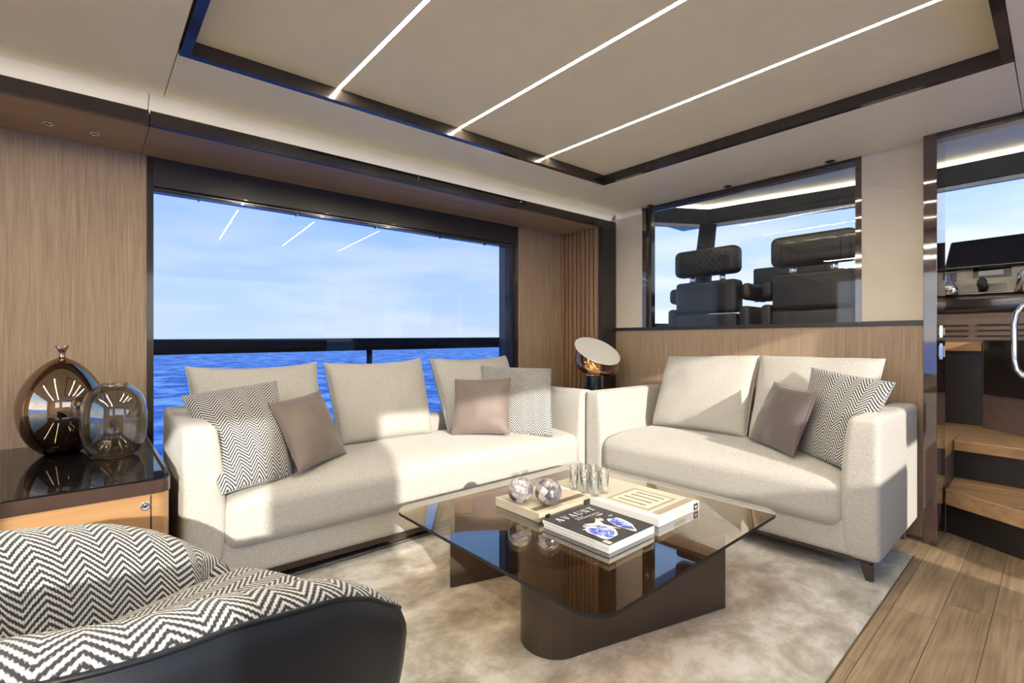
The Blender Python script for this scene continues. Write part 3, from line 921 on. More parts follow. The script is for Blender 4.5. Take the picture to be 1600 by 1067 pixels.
# dark edge band of the glass
n_ = len(out)
cx_, cy_ = (TX0 + TX1) / 2, (TY0 + TY1) / 2
mb = MB()
ring = []
for p in out:
    d = Vector((p[0] - cx_, p[1] - cy_, 0)).normalized() * 0.0006
    ring.append([Vector((p[0] + d.x, p[1] + d.y, TZ - 0.0125)), Vector((p[0] + d.x, p[1] + d.y, TZ - 0.001))])
mb.grid(ring, closed_u=True); mb.obj('glass_edge', 'black_void', tb, world=True, smooth=True)
def table_base(flip):
    # plate bent to a U: straight outer leg, round end, inner leg
    d = Vector((0.19, 0.65, 0)).normalized(); nr = Vector((d.y, -d.x, 0))
    A = Vector((-0.868, 1.864, 0)); rad = 0.112
    B = A - d * 0.70                       # start of the bend
    c = B - nr * rad
    path = [A, lerp(A, B, 0.5), B]
    for k in range(1, 16):
        a = PI * k / 16
        path.append(c + nr * rad * math.cos(a) - d * rad * math.sin(a))
    B2 = c - nr * rad
    path += [B2, B2 + d * 0.45, B2 + d * 0.88]
    th = 0.008
    ptsL, ptsR = [], []
    for i, p in enumerate(path):
        t = (path[min(i + 1, len(path) - 1)] - path[max(i - 1, 0)]).normalized()
        s = Vector((t.y, -t.x, 0))
        ptsL.append(p + s * th / 2); ptsR.append(p - s * th / 2)
    if flip:
        f = lambda p: Vector((2 * cx_ - p.x, 2 * cy_ - p.y, 0))
        ptsL = [f(p) for p in ptsL]; ptsR = [f(p) for p in ptsR]
    P = []
    z0, z1 = 0.016, TZ - 0.0125
    for a, b in zip(ptsL, ptsR):
        P.append([Vector((a.x, a.y, z0)), Vector((a.x, a.y, z1)), Vector((b.x, b.y, z1)), Vector((b.x, b.y, z0)), Vector((a.x, a.y, z0))])
    mb = MB().grid(P)
    mb.add(P[0][:4], [(0, 1, 2, 3)]); mb.add(P[-1][:4], [(3, 2, 1, 0)])
    mb.obj('base_plate', 'bronze_metal', tb, world=True)
table_base(False); table_base(True)

# --- things on the table
TT = TZ + 0.0004
# beige box under the two balls
bx = thing('keepsake_box', 'beige flat box with a brown band under the two mosaic balls', 'box', (-1.53, 1.53, TT))
B0, B1 = Vector((-1.665, 1.365, TT)), Vector((-1.388, 1.683, TT + 0.037))
MB().box(B0, B1).obj('box_body', 'box_beige', bx, world=True, bevel=0.0015)
MB().box((B1.x - 0.062, B0.y + 0.012, B1.z), (B1.x - 0.030, B1.y - 0.002, B1.z + 0.0012)).obj('cover_band', 'brown_band', bx, world=True)
MB().box((B1.x, B1.y - 0.045, B0.z + 0.003), (B1.x + 0.001, B1.y - 0.003, B1.z - 0.004)).obj('spine_label', 'ink_black', bx, world=True)
MB().box((B1.x, B0.y + 0.035, B0.z + 0.004), (B1.x + 0.001, B0.y + 0.062, B1.z - 0.012)).obj('spine_label', 'ink_black', bx, world=True)
# balls
def ball(loc, r, seed, label):
    t = thing('mosaic_ball', label, 'ornament', loc, group='mosaic balls')
    rg = random.Random(seed)
    R = Matrix.Rotation(rg.random() * 6, 3, 'Z') @ Matrix.Rotation(0.6 + 0.4 * rg.random(), 3, 'X')
    prof = [(r * 0.985 * math.sin(PI * k / 20), r - r * 0.985 * math.cos(PI * k / 20)) for k in range(21)]
    MB().lathe(prof, n=28).obj('core', 'grout', t, smooth=True)
    bands = [4, 7, 10, 10, 7, 4]
    for bi, cnt in enumerate(bands):
        t0 = PI * bi / 6 + 0.018; t1 = PI * (bi + 1) / 6 - 0.018
        of = rg.random()
        for k in range(cnt):
            a0 = 2 * PI * (k + of) / cnt + 0.02 / max(0.3, math.sin((t0 + t1) / 2)); a1 = 2 * PI * (k + 1 + of) / cnt - 0.02 / max(0.3, math.sin((t0 + t1) / 2))
            G = []
            for i in range(4):
                row = []
                for j in range(4):
                    th_ = lerp(t0, t1, i / 3); ph = lerp(a0, a1, j / 3)
                    p = R @ Vector((math.sin(th_) * math.cos(ph), math.sin(th_) * math.sin(ph), math.cos(th_)))
                    row.append(p * r + Vector((0, 0, r)))
                G.append(row)
            MB().grid(G).obj('nacre_tile', 'nacre_%d' % rg.choice([0, 0, 0, 1, 1, 2, 3]), t, smooth=True, fix=True)
    return t
bz = B1.z + 0.0013
b1 = at_z(813, 785, bz); b2 = at_z(857, 789, bz)
ball((b1.x, b1.y, bz), 0.0545, 4, 'nacre mosaic ball on the beige box, nearer the window sofa')
ball((b2.x, b2.y, bz), 0.0560, 9, 'nacre mosaic ball on the beige box, nearer the drinking glasses')
# large boxed book with the framed calligraphy picture
K0, K1 = Vector((-1.66, 1.685, TT)), Vector((-1.045, 2.005, TT + 0.037))
bk = thing('boxed_book', 'large white boxed book with a framed spoon picture under the drinking glasses', 'book', (-1.35, 1.845, TT))
MB().box(K0, (K1.x, K1.y, K1.z - 0.002)).obj('slipcase', 'paper_white', bk, world=True, bevel=0.0015)
MB().box((K0.x + 0.006, K0.y + 0.030, K1.z - 0.002), (K1.x - 0.012, K1.y - 0.004, K1.z)).obj('cover', 'cover_beige', bk, world=True)
zt = K1.z
MB().box((K1.x - 0.052, K0.y + 0.034, zt), (K1.x - 0.018, K1.y - 0.012, zt + 0.0006)).obj('cover_band', 'taupe_band', bk, world=True)
fx0, fx1, fy0, fy1 = -1.335, -1.118, 1.728, 1.945
frm = MB()
for a, b in (((fx0, fy0), (fx1, fy0 + 0.014)), ((fx0, fy1 - 0.014), (fx1, fy1)), ((fx0, fy0 + 0.014), (fx0 + 0.014, fy1 - 0.014)), ((fx1 - 0.014, fy0 + 0.014), (fx1, fy1 - 0.014))):
    frm.box((a[0], a[1], zt), (b[0], b[1], zt + 0.0008))
frm.obj('picture_frame', 'taupe_band', bk, world=True)
pic = MB().box((fx0 + 0.0145, fy0 + 0.0145, zt), (fx1 - 0.0145, fy1 - 0.0145, zt + 0.0005)).obj('picture', 'picture_cream', bk, world=True)
for k in range(4):
    yk = lerp(fy0 + 0.045, fy1 - 0.045, k / 3)
    up = k >= 2
    xa, xb = fx0 + 0.035 + (0.03 if up else 0), fx1 - 0.035 - (0 if up else 0.03)
    mb = MB().box((xa, yk - 0.0038, zt + 0.0005), (xb, yk + 0.0038, zt + 0.0010))
    e_ = xa - 0.008 if up else xb + 0.008
    o = MB().prism([(e_ + 0.017 * math.cos(2 * PI * i / 14), yk + 0.011 * math.sin(2 * PI * i / 14)) for i in range(14)], zt + 0.0005, zt + 0.0009)
    s = mb.obj('spoon_print', 'ink_black', bk, world=True)
    q = o.obj('spoon_bowl', 'shell_brown', s); 
    for v in q.data.vertices: v.co -= Vector(bk.location)
MB().box((K1.x, 1.80, TT + 0.010), (K1.x + 0.0009, 1.885, K1.z - 0.004)).obj('thumb_notch', 'cover_beige', bk, world=True)
MB().box((K1.x, 1.955, TT + 0.004), (K1.x + 0.0012, 1.992, K1.z - 0.006)).obj('spine_label', 'ink_black', bk, world=True)
MB().box((K1.x + 0.0012, 1.966, TT + 0.012), (K1.x + 0.0016, 1.981, TT + 0.022)).obj('spine_mark', 'print_bone', bk, world=True)
# drinking glasses
gl0 = None
gpos = [(897, 765), (914, 770), (929, 775), (944, 770), (912, 759.5), (928, 764)]
glab = ['front row, beside the mosaic balls', 'second of the front row from the balls', 'third of the front row from the balls', 'front row end away from the balls', 'back row, nearer the window sofa', 'back row, nearer the two-seat sofa']
for i, q in enumerate(gpos):
    p = at_z(q[0], q[1], K1.z)
    lb = 'slim clear drinking glass on the boxed book, ' + glab[i]
    if gl0 is None:
        gl0 = thing('drinking_glass', lb, 'glass', (0, 0, 0), group='drinking glasses')
        MB().lathe([(0.0001, 0), (0.019, 0), (0.0195, 0.002), (0.0215, 0.112), (0.0205, 0.112), (0.0182, 0.014), (0.0001, 0.012)], n=28).obj('tumbler', 'drink_glass', gl0, smooth=True)
        MB().lathe([(0.0001, 0.0145), (0.0176, 0.0145), (0.0196, 0.072), (0.0001, 0.072)], n=24).obj('ice', 'drink_ice', gl0, smooth=False)
        o = gl0
    else:
        o = copy_tree(gl0)
    tag(o, lb)
    o.location = (p.x, p.y, K1.z + 0.0003)
# two magazines
def magazine(z0, h, label, top):
    m0, m1 = Vector((-1.345, 1.343, z0)), Vector((-1.024, 1.620, z0 + h))
    if not top: m0 += Vector((0.004, 0.003, 0)); m1 += Vector((-0.003, 0.004, 0))
    t = thing('magazine', label, 'magazine', ((m0.x + m1.x) / 2, (m0.y + m1.y) / 2, z0), group='stacked magazines')
    MB().box((m0.x, m0.y, m0.z), (m1.x, m1.y, m1.z - 0.001)).obj('pages', 'page_edge', t, world=True, bevel=0.0008)
    MB().box((m0.x, m0.y - 0.0004, m1.z - 0.001), (m1.x + 0.001, m1.y + 0.001, m1.z)).obj('cover', 'cover_black', t, world=True)
    MB().box((m0.x, m0.y - 0.0006, m0.z + 0.001), (m1.x, m0.y - 0.0001, m1.z - 0.0012)).obj('spine', 'paper_white', t, world=True)
    MB().box((m0.x + 0.01, m0.y - 0.0009, m0.z + h * 0.42), (m1.x - 0.06, m0.y - 0.0006, m0.z + h * 0.50)).obj('spine_line', 'ink_black', t, world=True)
    return t, m0, m1
mg, _, _ = magazine(TT, 0.0155, 'lower white-edged magazine of the stack on the glass table', False)
mg, m0, m1 = magazine(TT + 0.0157, 0.0165, 'upper magazine with black cover, white AVAUNT title and blue stones', True)
zc = m1.z
# cover frame: a = to the reader's right (+y), b = down the page (+x)
def cp(a, b, z=0.0004): return Vector((m0.x + b, m0.y + a, zc + z))
def flat(polys, name, mat, z=0.0004):
    mb = MB()
    for p in polys:
        mb.add([cp(a, b, z) for a, b in p], [list(range(len(p)))])
    mb.v = [v for v in mb.v]
    return mb.obj(name, mat, mg, world=True)
def letter(ch, a, b, w_, h):
    tk, tn, sf = w_ * 0.24, w_ * 0.075, h * 0.07
    q = lambda x0, y0, x1, y1: [(a + x0, b + y0), (a + x1, b + y0), (a + x1, b + y1), (a + x0, b + y1)]
    dia = lambda x0, x1, t0: [(a + x0, b), (a + x0 + t0, b), (a + x1 + t0, b + h), (a + x1, b + h)]
    if ch == 'A':
        return [dia(w_ * .40, w_ * .08, tn), dia(w_ * .38, w_ * .70, tk), q(w_ * .2, h * .62, w_ * .5, h * .68), q(-0.02 * w_, h - sf, w_ * .24, h), q(w_ * .6, h - sf, w_ * 1.02, h)]
    if ch == 'V':
        return [dia(w_ * .05, w_ * .38, tk), dia(w_ * .86, w_ * .50, tn), q(-0.02 * w_, 0, w_ * .38, sf), q(w_ * .74, 0, w_ * 1.02, sf)]
    if ch == 'U':
        arc = []
        for k in range(9):
            t = PI * k / 8
            arc.append((a + w_ * .5 - w_ * .42 * math.cos(t), b + h * .68 + h * .32 * math.sin(t)))
        for k in range(8, -1, -1):
            t = PI * k / 8
            arc.append((a + w_ * .54 - w_ * .28 * math.cos(t), b + h * .66 + h * .25 * math.sin(t)))
        return [q(w_ * .08, 0, w_ * .08 + tk * .8, h * .7), q(w_ * .84, 0, w_ * .84 + tn, h * .7), arc, q(-0.03 * w_, 0, w_ * .4, sf), q(w_ * .72, 0, w_ * 1.03, sf)]
    if ch == 'N':
        return [q(w_ * .12, 0, w_ * .12 + tn, h), q(w_ * .84, 0, w_ * .84 + tn, h), dia(w_ * .08, w_ * .70, tk), q(-0.03 * w_, h - sf, w_ * .32, h), q(w_ * .70, 0, w_ * 1.03, sf)]
    return [q(w_ * .5 - tk / 2, 0, w_ * .5 + tk / 2, h), q(0, 0, w_, sf), q(0, 0, tn, h * .26), q(w_ - tn, 0, w_, h * .26), q(w_ * .28, h - sf, w_ * .72, h)]
for i, ch in enumerate('AVAUNT'):
    flat(letter(ch, 0.028 + i * 0.038, 0.030, 0.0285, 0.036), 'title_letter', 'paper_white')
rg = random.Random(5)
flat([[(0.095 + k * 0.017 + rg.random() * .003, 0.078 + rr * 0.013), (0.095 + k * 0.017 + 0.012, 0.078 + rr * 0.013), (0.095 + k * 0.017 + 0.012, 0.087 + rr * 0.013), (0.095 + k * 0.017, 0.087 + rr * 0.013)]
      for rr in range(2) for k in range(8 if rr else 3)], 'subtitle', 'print_grey')
def blob(ca, cb, ra, rb, n=22, wob=0.12, seed=0, rot=0):
    out = []
    for i in range(n):
        t = 2 * PI * i / n
        k = 1 + wob * math.sin(3 * t + seed) + wob * 0.6 * math.sin(5 * t + 2 * seed)
        x, y = ra * k * math.cos(t), rb * k * math.sin(t)
        out.append((ca + x * math.cos(rot) - y * math.sin(rot), cb + x * math.sin(rot) + y * math.cos(rot)))
    return out
flat([blob(0.075, 0.232, 0.052, 0.062, seed=1)], 'stone_rim', 'print_bone', 0.0004)
flat([blob(0.078, 0.230, 0.044, 0.053, seed=2)], 'blue_stone', 'lapis_print', 0.0007)
flat([blob(0.195, 0.232, 0.034, 0.070, seed=3, rot=0.25)], 'stone_rim', 'print_bone', 0.0004)
flat([blob(0.192, 0.228, 0.026, 0.060, seed=4, rot=0.25)], 'blue_stone', 'lapis_print', 0.0007)
flat([[(0.075, 0.140), (0.100, 0.150), (0.120, 0.160), (0.150, 0.140), (0.165, 0.128), (0.150, 0.165), (0.138, 0.190), (0.142, 0.215), (0.150, 0.262), (0.128, 0.220), (0.116, 0.190), (0.088, 0.170)]], 'whale_tail', 'print_bone', 0.0010)
for ca, cb, ra, rb_, sd_ in ((0.165, 0.150, 0.016, 0.014, 3), (0.068, 0.160, 0.012, 0.010, 1), (0.208, 0.115, 0.02, 0.006, 3), (0.045, 0.175, 0.013, 0.004, 2), (0.232, 0.150, 0.012, 0.006, 1)):
    flat([blob(ca, cb, ra, rb_, seed=sd_)], 'shell_print', 'print_grey', 0.0005)
flat([[(0.006, 0.285), (0.026, 0.285), (0.026, 0.316), (0.006, 0.316)]], 'bar_code', 'paper_white', 0.0005)
flat([[(0.009, 0.287 + k * 0.0045), (0.020, 0.287 + k * 0.0045), (0.020, 0.2890 + k * 0.0045), (0.009, 0.2890 + k * 0.0045)] for k in range(6)], 'bar_lines', 'ink_black', 0.0009)

# ------------------------------------------------------------------ cabinet with the vases
CB = thing('side_cabinet', 'low wooden cabinet with a glossy black top beside the window sofa', 'cabinet', (-2.58, -0.35, 0))
CY0, CY1, CXF, CT = -1.3, 0.225, -2.075, 0.575
def cab_outline(inset):
    o = [(xw(CY0) + 0.004, CY0), (CXF - 0.02 - inset, CY0)]
    r_ = 0.05
    c = (CXF - r_ - inset, CY1 - r_ - inset)
    for k in range(9):
        a = PI / 2 * k / 8
        o.append((c[0] + r_ * math.cos(a), c[1] + r_ * math.sin(a)))
    o.append((xw(CY1) + 0.004, CY1 - inset))
    return o
MB().prism(cab_outline(0.004), 0.0, CT - 0.052).obj('cabinet_body', 'cabinet_wood', CB, world=True)
MB().prism(cab_outline(0.0), CT - 0.0515, CT - 0.006).obj('top_edge', 'brown_gloss', CB, world=True)
MB().prism(cab_outline(0.0), CT - 0.0058, CT).obj('top', 'black_gloss', CB, world=True, bevel=0.002)
# raised rim on the sofa side
MB().box((xw(CY1) + 0.006, CY1 - 0.012, CT), (CXF - 0.10, CY1 - 0.003, CT + 0.012)).obj('top_rim', 'dark_lacquer', CB, world=True)
MB().box((CXF - 0.010, -0.50, 0.30), (CXF - 0.0015, CY1 - 0.062, CT - 0.060)).obj('drawer', 'cabinet_wood', CB, world=True)
MB().box((CXF - 0.010, -0.50, 0.05), (CXF - 0.0015, CY1 - 0.062, 0.295)).obj('drawer', 'cabinet_wood', CB, world=True)
MB().box((CXF - 0.006, CY1 - 0.0615, 0.03), (CXF - 0.0030, CY1 - 0.0575, CT - 0.055)).obj('shadow_gap', 'black_void', CB, world=True)
kp = at_x(227, 790, CXF - 0.0015)
M = Matrix.Rotation(PI / 2, 3, 'Y')
MB().lathe([(0.0001, 0.004), (0.006, 0.004), (0.008, 0.002), (0.010, 0.006), (0.0145, 0.006), (0.0155, 0.0)], kp, 28, M).obj('latch_ring', 'chrome', CB, world=True, smooth=True)
MB().lathe([(0.0001, 0.0045), (0.0055, 0.0045), (0.0055, 0.001)], kp, 20, M).obj('latch_button', 'steel_dark', CB, world=True, smooth=True)
# vases
va = thing('bronze_vase', 'shiny dark bronze egg-shaped vase with a tiny flared neck', 'vase', (-2.81, -0.08, CT + 0.0004))
pr = [(0.0001, 0.0)]
for k in range(17):
    z = 0.19 * k / 16
    pr.append((0.145 * math.sqrt(1 - ((0.19 - z) / 0.205) ** 2), z))
for k in range(1, 18):
    z = 0.19 + 0.214 * k / 17
    pr.append((max(0.0115, 0.145 * math.cos((z - 0.19) / 0.217 * PI / 2) ** 0.58), z))
pr += [(0.0105, 0.408), (0.010, 0.425), (0.014, 0.437), (0.024, 0.456), (0.022, 0.457), (0.009, 0.435), (0.0001, 0.43)]
MB().lathe(pr, n=56).obj('vase_body', 'vase_bronze', va, smooth=True)
gv = thing('smoked_vase', 'round smoked glass vase in front of the bronze vase', 'vase', (-2.600, 0.085, CT + 0.0004))
pr = [(0.0001, 0.001), (0.062, 0.0), (0.080, 0.012), (0.101, 0.055), (0.110, 0.11), (0.111, 0.17), (0.104, 0.225), (0.088, 0.262), (0.066, 0.282), (0.052, 0.290), (0.049, 0.297), (0.051, 0.302)]
inn = [(max(0.0001, a - 0.0035), b + (0.004 if i < 2 else 0)) for i, (a, b) in enumerate(pr)][::-1]
MB().lathe(pr + inn, n=56).obj('vase_body', 'smoke_glass', gv, smooth=True)

# ------------------------------------------------------------------ corner table and lamp
ct = thing('corner_table', 'small dark corner table behind the meeting sofa arms', 'table', (-2.40, 2.90, 0))
MB().prism([(-2.40 + 0.20 * math.cos(2 * PI * k / 40), 2.90 + 0.20 * math.sin(2 * PI * k / 40)) for k in range(40)], 0.50, 0.52).obj('table_top', 'dark_lacquer', ct, world=True)
MB().tube([(0, 0, 0.012), (0, 0, 0.4999)], 0.025, 16).obj('stem', 'bronze_metal', ct, smooth=True)
MB().lathe([(0.0001, 0), (0.09, 0), (0.09, 0.008), (0.0001, 0.012)], n=32).obj('foot', 'bronze_metal', ct)
LPC = at_x(928, 585, -2.40)
LX, LY = LPC.x, LPC.y
lamp = thing('table_lamp', 'table lamp with fluted base and tilted white dish on amber glass bowl', 'lamp', (LX, LY, 0.5205))
zc0 = 0.5205
mb = MB()
nf = 26
pr = []
for k in range(nf * 4):
    a = 2 * PI * k / (nf * 4)
    rr = 0.072 if (k % 4) in (0, 1) else 0.062
    pr.append((rr * math.cos(a), rr * math.sin(a)))
mb.prism(pr, 0.0, 0.262).obj('fluted_base', 'fluted_black', lamp)
MB().lathe([(0.068, 0.262), (0.070, 0.270), (0.070, 0.278), (0.060, 0.285), (0.0001, 0.283)], n=40).obj('collar', 'chrome', lamp, smooth=True)
nrm = Vector((0.55, -0.12, 0.82)).normalized()
dc = at_x(933, 549, LX + 0.0) - Vector((LX, LY, zc0))
Rm = Vector((0, 0, 1)).rotation_difference(nrm).to_matrix()
RB = 0.178
pr = [(0.045, -0.172)]
for k in range(1, 15):
    a = lerp(1.30, 0.06, k / 14)
    pr.append((RB * math.cos(a), -RB * math.sin(a)))
low = dc - nrm * 0.0
# bowl is symmetrical about the lamp axis at the bottom, cut by the tilted dish on top
P, Q = [], []
nb = 48
for i in range(nb):
    a = 2 * PI * i / nb
    top = dc + Rm @ Vector((RB * math.cos(a), RB * math.sin(a), 0))
    d0 = Vector((top.x, top.y, 0)); d0.normalize()
    b0 = d0 * 0.058 + Vector((0, 0, 0.287))
    row = []; row2 = []
    for k in range(11):
        t = k / 10
        p = lerp(b0, top, t)
        bul = math.sin(PI * t) * 0.070
        q = p + (Vector((d0.x, d0.y, -0.75)).normalized()) * bul
        row.append(q); row2.append(q - Vector((d0.x, d0.y, -0.4)).normalized() * 0.004)
    P.append(row); Q.append(row2)
mb = MB().grid(P, closed_u=True); mb.grid(Q, closed_u=True, flip=True)
mb.obj('glass_bowl', 'lamp_glass', lamp, smooth=True, fix=False)
prd = [(0.0001, -0.012), (0.06, -0.010), (0.13, -0.004), (0.178, 0.003), (0.187, 0.005), (0.187, 0.009), (0.178, 0.008), (0.13, 0.001), (0.06, -0.005), (0.0001, -0.007)]
MB().lathe(prd, dc, 56, Rm).obj('dish', 'reflector_white', lamp, smooth=True)
MB().lathe([(0.0001, 0.286), (0.045, 0.286), (0.052, 0.33), (0.046, 0.375), (0.026, 0.40), (0.0001, 0.405)], n=24).obj('bulb', 'lamp_glow', lamp, smooth=True)

# ------------------------------------------------------------------ downlights
def downlight(x, y, z, r, label, ring='chrome'):
    t = thing('downlight', label, 'spotlight', (x, y, z), group='small recessed spotlights')
    MB().lathe([(r * 0.62, -0.0005), (r * 0.70, -0.004), (r, -0.003), (r, 0.0), (r * 0.62, 0.0)], n=28, closed=True).obj('bezel', ring, t, smooth=True)
    MB().lathe([(0.0001, -0.0008), (r * 0.62, -0.0008), (r * 0.62, 0.0), (0.0001, 0.0)], n=24).obj('lens', 'black_void', t)
for q, lb in (((75, 193), 'chrome spotlight in the wood soffit nearest the picture edge, above the vases'), ((149, 209), 'chrome spotlight in the wood soffit between the edge spot and the window'),
              ((882, 366), 'chrome spotlight in the soffit corner above the slats, nearer the window'), ((901, 361), 'chrome spotlight in the soffit corner above the slats, nearer the dark column')):
    p = at_z(q[0], q[1], 1.99)
    downlight(p.x, min(p.y, 3.12), 1.9898, 0.022, lb)
for q, lb in (((1016, 321), 'dark ceiling spotlight over the corner of the helm window by the cream panel'), ((1137, 291), 'dark ceiling spotlight over the middle of the helm window'), ((1297, 252), 'dark ceiling spotlight over the helm window end near the post')):
    p = at_z(q[0], q[1], CEIL)
    downlight(p.x, min(p.y, BK - 0.03), CEIL - 0.0002, 0.026, lb, 'dark_satin')
p = at_z(1564, 197, 2.50)
downlight(p.x, p.y, 2.4998, 0.032, 'dark ceiling spotlight over the helm stairs, beyond the glossy post', 'dark_satin')

# ------------------------------------------------------------------ armchair
AR = math.atan2(0.42, 0.91)
ac = thing('tub_armchair', 'low tub armchair with zigzag fabric inside and navy leather shell', 'armchair', (-1.131, 0.043, 0.0), AR)
# path of the rim centre from the camera-side front tip round the back
path = [(0.245, 0.392), (0.275, 0.388), (0.302, 0.374), (0.322, 0.350), (0.333, 0.318)]
for k in range(8):
    path.append((0.335 + 0.012 * math.sin(PI * k / 8), lerp(0.28, -0.05, k / 8)))
for k in range(0, 25):
    a = PI * k / 24
    path.append((0.335 * math.cos(a), -0.05 - 0.33 * math.sin(a)))
path += [(-x, y) for x, y in path[:13][::-1]]
path = [Vector((x, y, 0)) for x, y in path]
cum = [0]
for a, b in zip(path, path[1:]): cum.append(cum[-1] + (b - a).length)
tot = cum[-1]
def rim_z(s):
    d = min(s, tot - s)
    pts_ = [(0, 0.40), (0.03, 0.432), (0.07, 0.470), (0.12, 0.512), (0.20, 0.570), (0.30, 0.620), (0.48, 0.668), (0.70, 0.70), (1.3, 0.71)]
    for (a, za), (b, zb) in zip(pts_, pts_[1:]):
        if d <= b:
            t = (d - a) / (b - a)
            return lerp(za, zb, t)
    return 0.70
inner, shell, UV, pipe = [], [], [], []
stations = []
NC = 6
for i, p in enumerate(path):
    t = (path[min(i + 1, len(path) - 1)] - path[max(i - 1, 0)]).normalized()
    nr = Vector((-t.y, t.x, 0))
    if nr.dot(Vector((p.x, p.y + 0.05, 0))) < 0: nr = -nr
    stations.append((p, nr, rim_z(cum[i]), 1.0, cum[i]))
def smooth_prof(pts_, m=4):
    out = []
    n = len(pts_)
    for i in range(n - 1):
        p0, p1, p2, p3 = pts_[max(0, i - 1)], pts_[i], pts_[i + 1], pts_[min(n - 1, i + 2)]
        for k in range(m):
            t = k / m
            out.append(tuple(0.5 * ((2 * b) + (-a + c) * t + (2 * a - 5 * b + 4 * c - d) * t * t + (-a + 3 * b - 3 * c + d) * t ** 3) for a, b, c, d in zip(p0, p1, p2, p3)))
    out.append(pts_[-1])
    return out
for p, nr, z, k, s in stations:
    d = min(s, tot - s)
    k = min(1.0, 0.35 + d / 0.14)             # the padding thins out at the front ends
    prof = smooth_prof([(-0.150 * k, 0.34), (-0.135 * k, max(0.35, z - 0.15)), (-0.108 * k, z - 0.065 * k), (-0.068 * k, z - 0.016 * k), (-0.026 * k, z), (0.006 * k, z - 0.003 * k), (0.024 * k, z - 0.014 * k), (0.030 * k, z - 0.027 * k)])
    row, ur = [], []
    acc = 0; last = None
    for o_, zz in prof:
        q = p + nr * o_ + Vector((0, 0, zz))
        if last is not None: acc += (q - last).length
        last = q
        row.append(q); ur.append((s, -acc))
    inner.append(row); UV.append([(a, b + acc) for a, b in ur])
    pipe.append(row[-1])
    sp = smooth_prof([(0.031 * k, z - 0.028 * k), (0.047 * k, z - 0.08), (0.050 * k, lerp(0.1, z, 0.55)), (0.030 * k, 0.22), (-0.03, 0.12), (-0.13, 0.075)])
    row = []
    for o_, zz in sp:
        q = p + nr * o_ + Vector((0, 0, zz))
        low_ = max(0, (0.42 - zz) / 0.42)
        q.y -= 0.30 * low_ * max(0, (q.y + 0.1))        # front edge sweeps back towards the floor
        row.append(q)
    shell.append(row)
MB().grid(inner, UV).obj('inner_upholstery', 'chevron_chair', ac, smooth=True)
MB().grid(shell).obj('shell', 'navy_leather', ac, smooth=True)
MB().tube(pipe, 0.0045, 6).obj('piping', 'navy_leather', ac, smooth=True)
# floor of the shell and swivel foot
MB().rbox((-0.27, -0.30, 0.07), (0.27, 0.24, 0.36), 0.06, n=6).obj('shell_floor', 'navy_leather', ac, smooth=True)
MB().tube([(0, 0, 0.01), (0, 0, 0.08)], 0.04, 20).obj('stem', 'steel_dark', ac, smooth=True)
MB().lathe([(0.0001, 0.0), (0.185, 0.0), (0.185, 0.006), (0.0001, 0.014)], n=40).obj('foot', 'steel_dark', ac)
def sfn(p, u):
    q = Vector(p)
    if u[2] > 0: q.z += u[2] * 0.03 * (1 - u[0] ** 2) * (1 - 0.5 * u[1] ** 2)
    k = 1 - 0.16 * abs(u[1]) ** 3
    q.x *= k
    return q
mb = MB().rbox((-0.235, -0.30, 0.33), (0.235, 0.415, 0.445), 0.055, 5, n=10, fn=sfn)
mb.uv = [(v.x, v.y + v.z * 0.8) for v in mb.v]
mb.obj('seat_cushion', 'chevron_chair', ac, smooth=True)

# ------------------------------------------------------------------ helm beyond the bulkhead
HZ = 0.47
struct(MB().box((-3.3, 3.46, HZ - 0.06), (-0.426, 4.1, HZ)).box((-3.3, 4.1, HZ - 0.06), (STB, 6.2, HZ)).obj('floor_helm', 'tread_oak'), 'raised oak floor of the helm')
struct(MB().box((-0.478, 3.55, 0), (-0.4225, 4.1, HZ - 0.061)).obj('wall_stair_side', 'helm_wood'), 'dark side of the stair well')
struct(MB().box((-3.3, 3.46, 2.50), (STB + 0.1, 5.9, 2.56)).obj('ceiling_helm', 'ceiling_cream'), 'cream ceiling over the helm')
struct(MB().box((-3.3, 3.455, 2.12), (STB + 0.1, 3.4699, 2.50)).obj('trim_helm_step', 'ceiling_cream'), 'cream upstand between saloon and helm ceilings')
st = thing('helm_stairs', 'oak stair treads climbing to the helm beside the glossy post', 'stairs', (0, 3.5, 0))
MB().prism([(-0.422, 3.500), (0.55, 2.90), (0.55, 3.92), (-0.422, 3.92)], 0.165, 0.25).obj('tread', 'tread_oak', st, world=True, bevel=0.006)
MB().prism([(-0.422, 3.56), (0.55, 2.97), (0.55, 3.92), (-0.422, 3.92)], 0.001, 0.1645).obj('riser', 'dark_satin', st, world=True)
MB().prism([(-0.422, 3.815), (0.55, 3.66), (0.55, 4.1), (-0.422, 4.1)], 0.413, 0.4745).obj('tread', 'tread_oak', st, world=True, bevel=0.006)
MB().prism([(-0.422, 3.86), (0.55, 3.72), (0.55, 4.1), (-0.422, 4.1)], 0.2505, 0.4125).obj('riser', 'dark_satin', st, world=True)
# wall below helm window on the helm side and stair side
struct(MB().box((0.56, 3.30, 0), (0.62, 4.2, 1.3)).obj('wall_stair', 'helm_plum'), 'low wall at the far side of the helm stairs')
struct(MB().box((-3.3, 4.15, 0.0), (STB, 4.25, HZ - 0.061)).obj('wall_helm_base', 'black_void'), 'dark void wall under the raised helm floor')
MB().box((-2.62, 3.4875, 2.215), (1.22, 3.4925, 2.2525)).obj('light_shield', 'ceiling_cream', bpy.data.objects['trim_helm_step'])  # added lip, keeps the fill strip's light off the helm seats
o = MB().box((-2.6, 3.4705, 2.235), (1.2, 3.485, 2.25)).obj('led_strip', 'helm_fill', origin=(-0.7, 3.478, 2.235))  # added strip out of sight, brightens the helm and its ceiling
tag(o, 'added unseen fill light on the upstand below the helm ceiling', 'light strip', 'light strips in the ceiling')
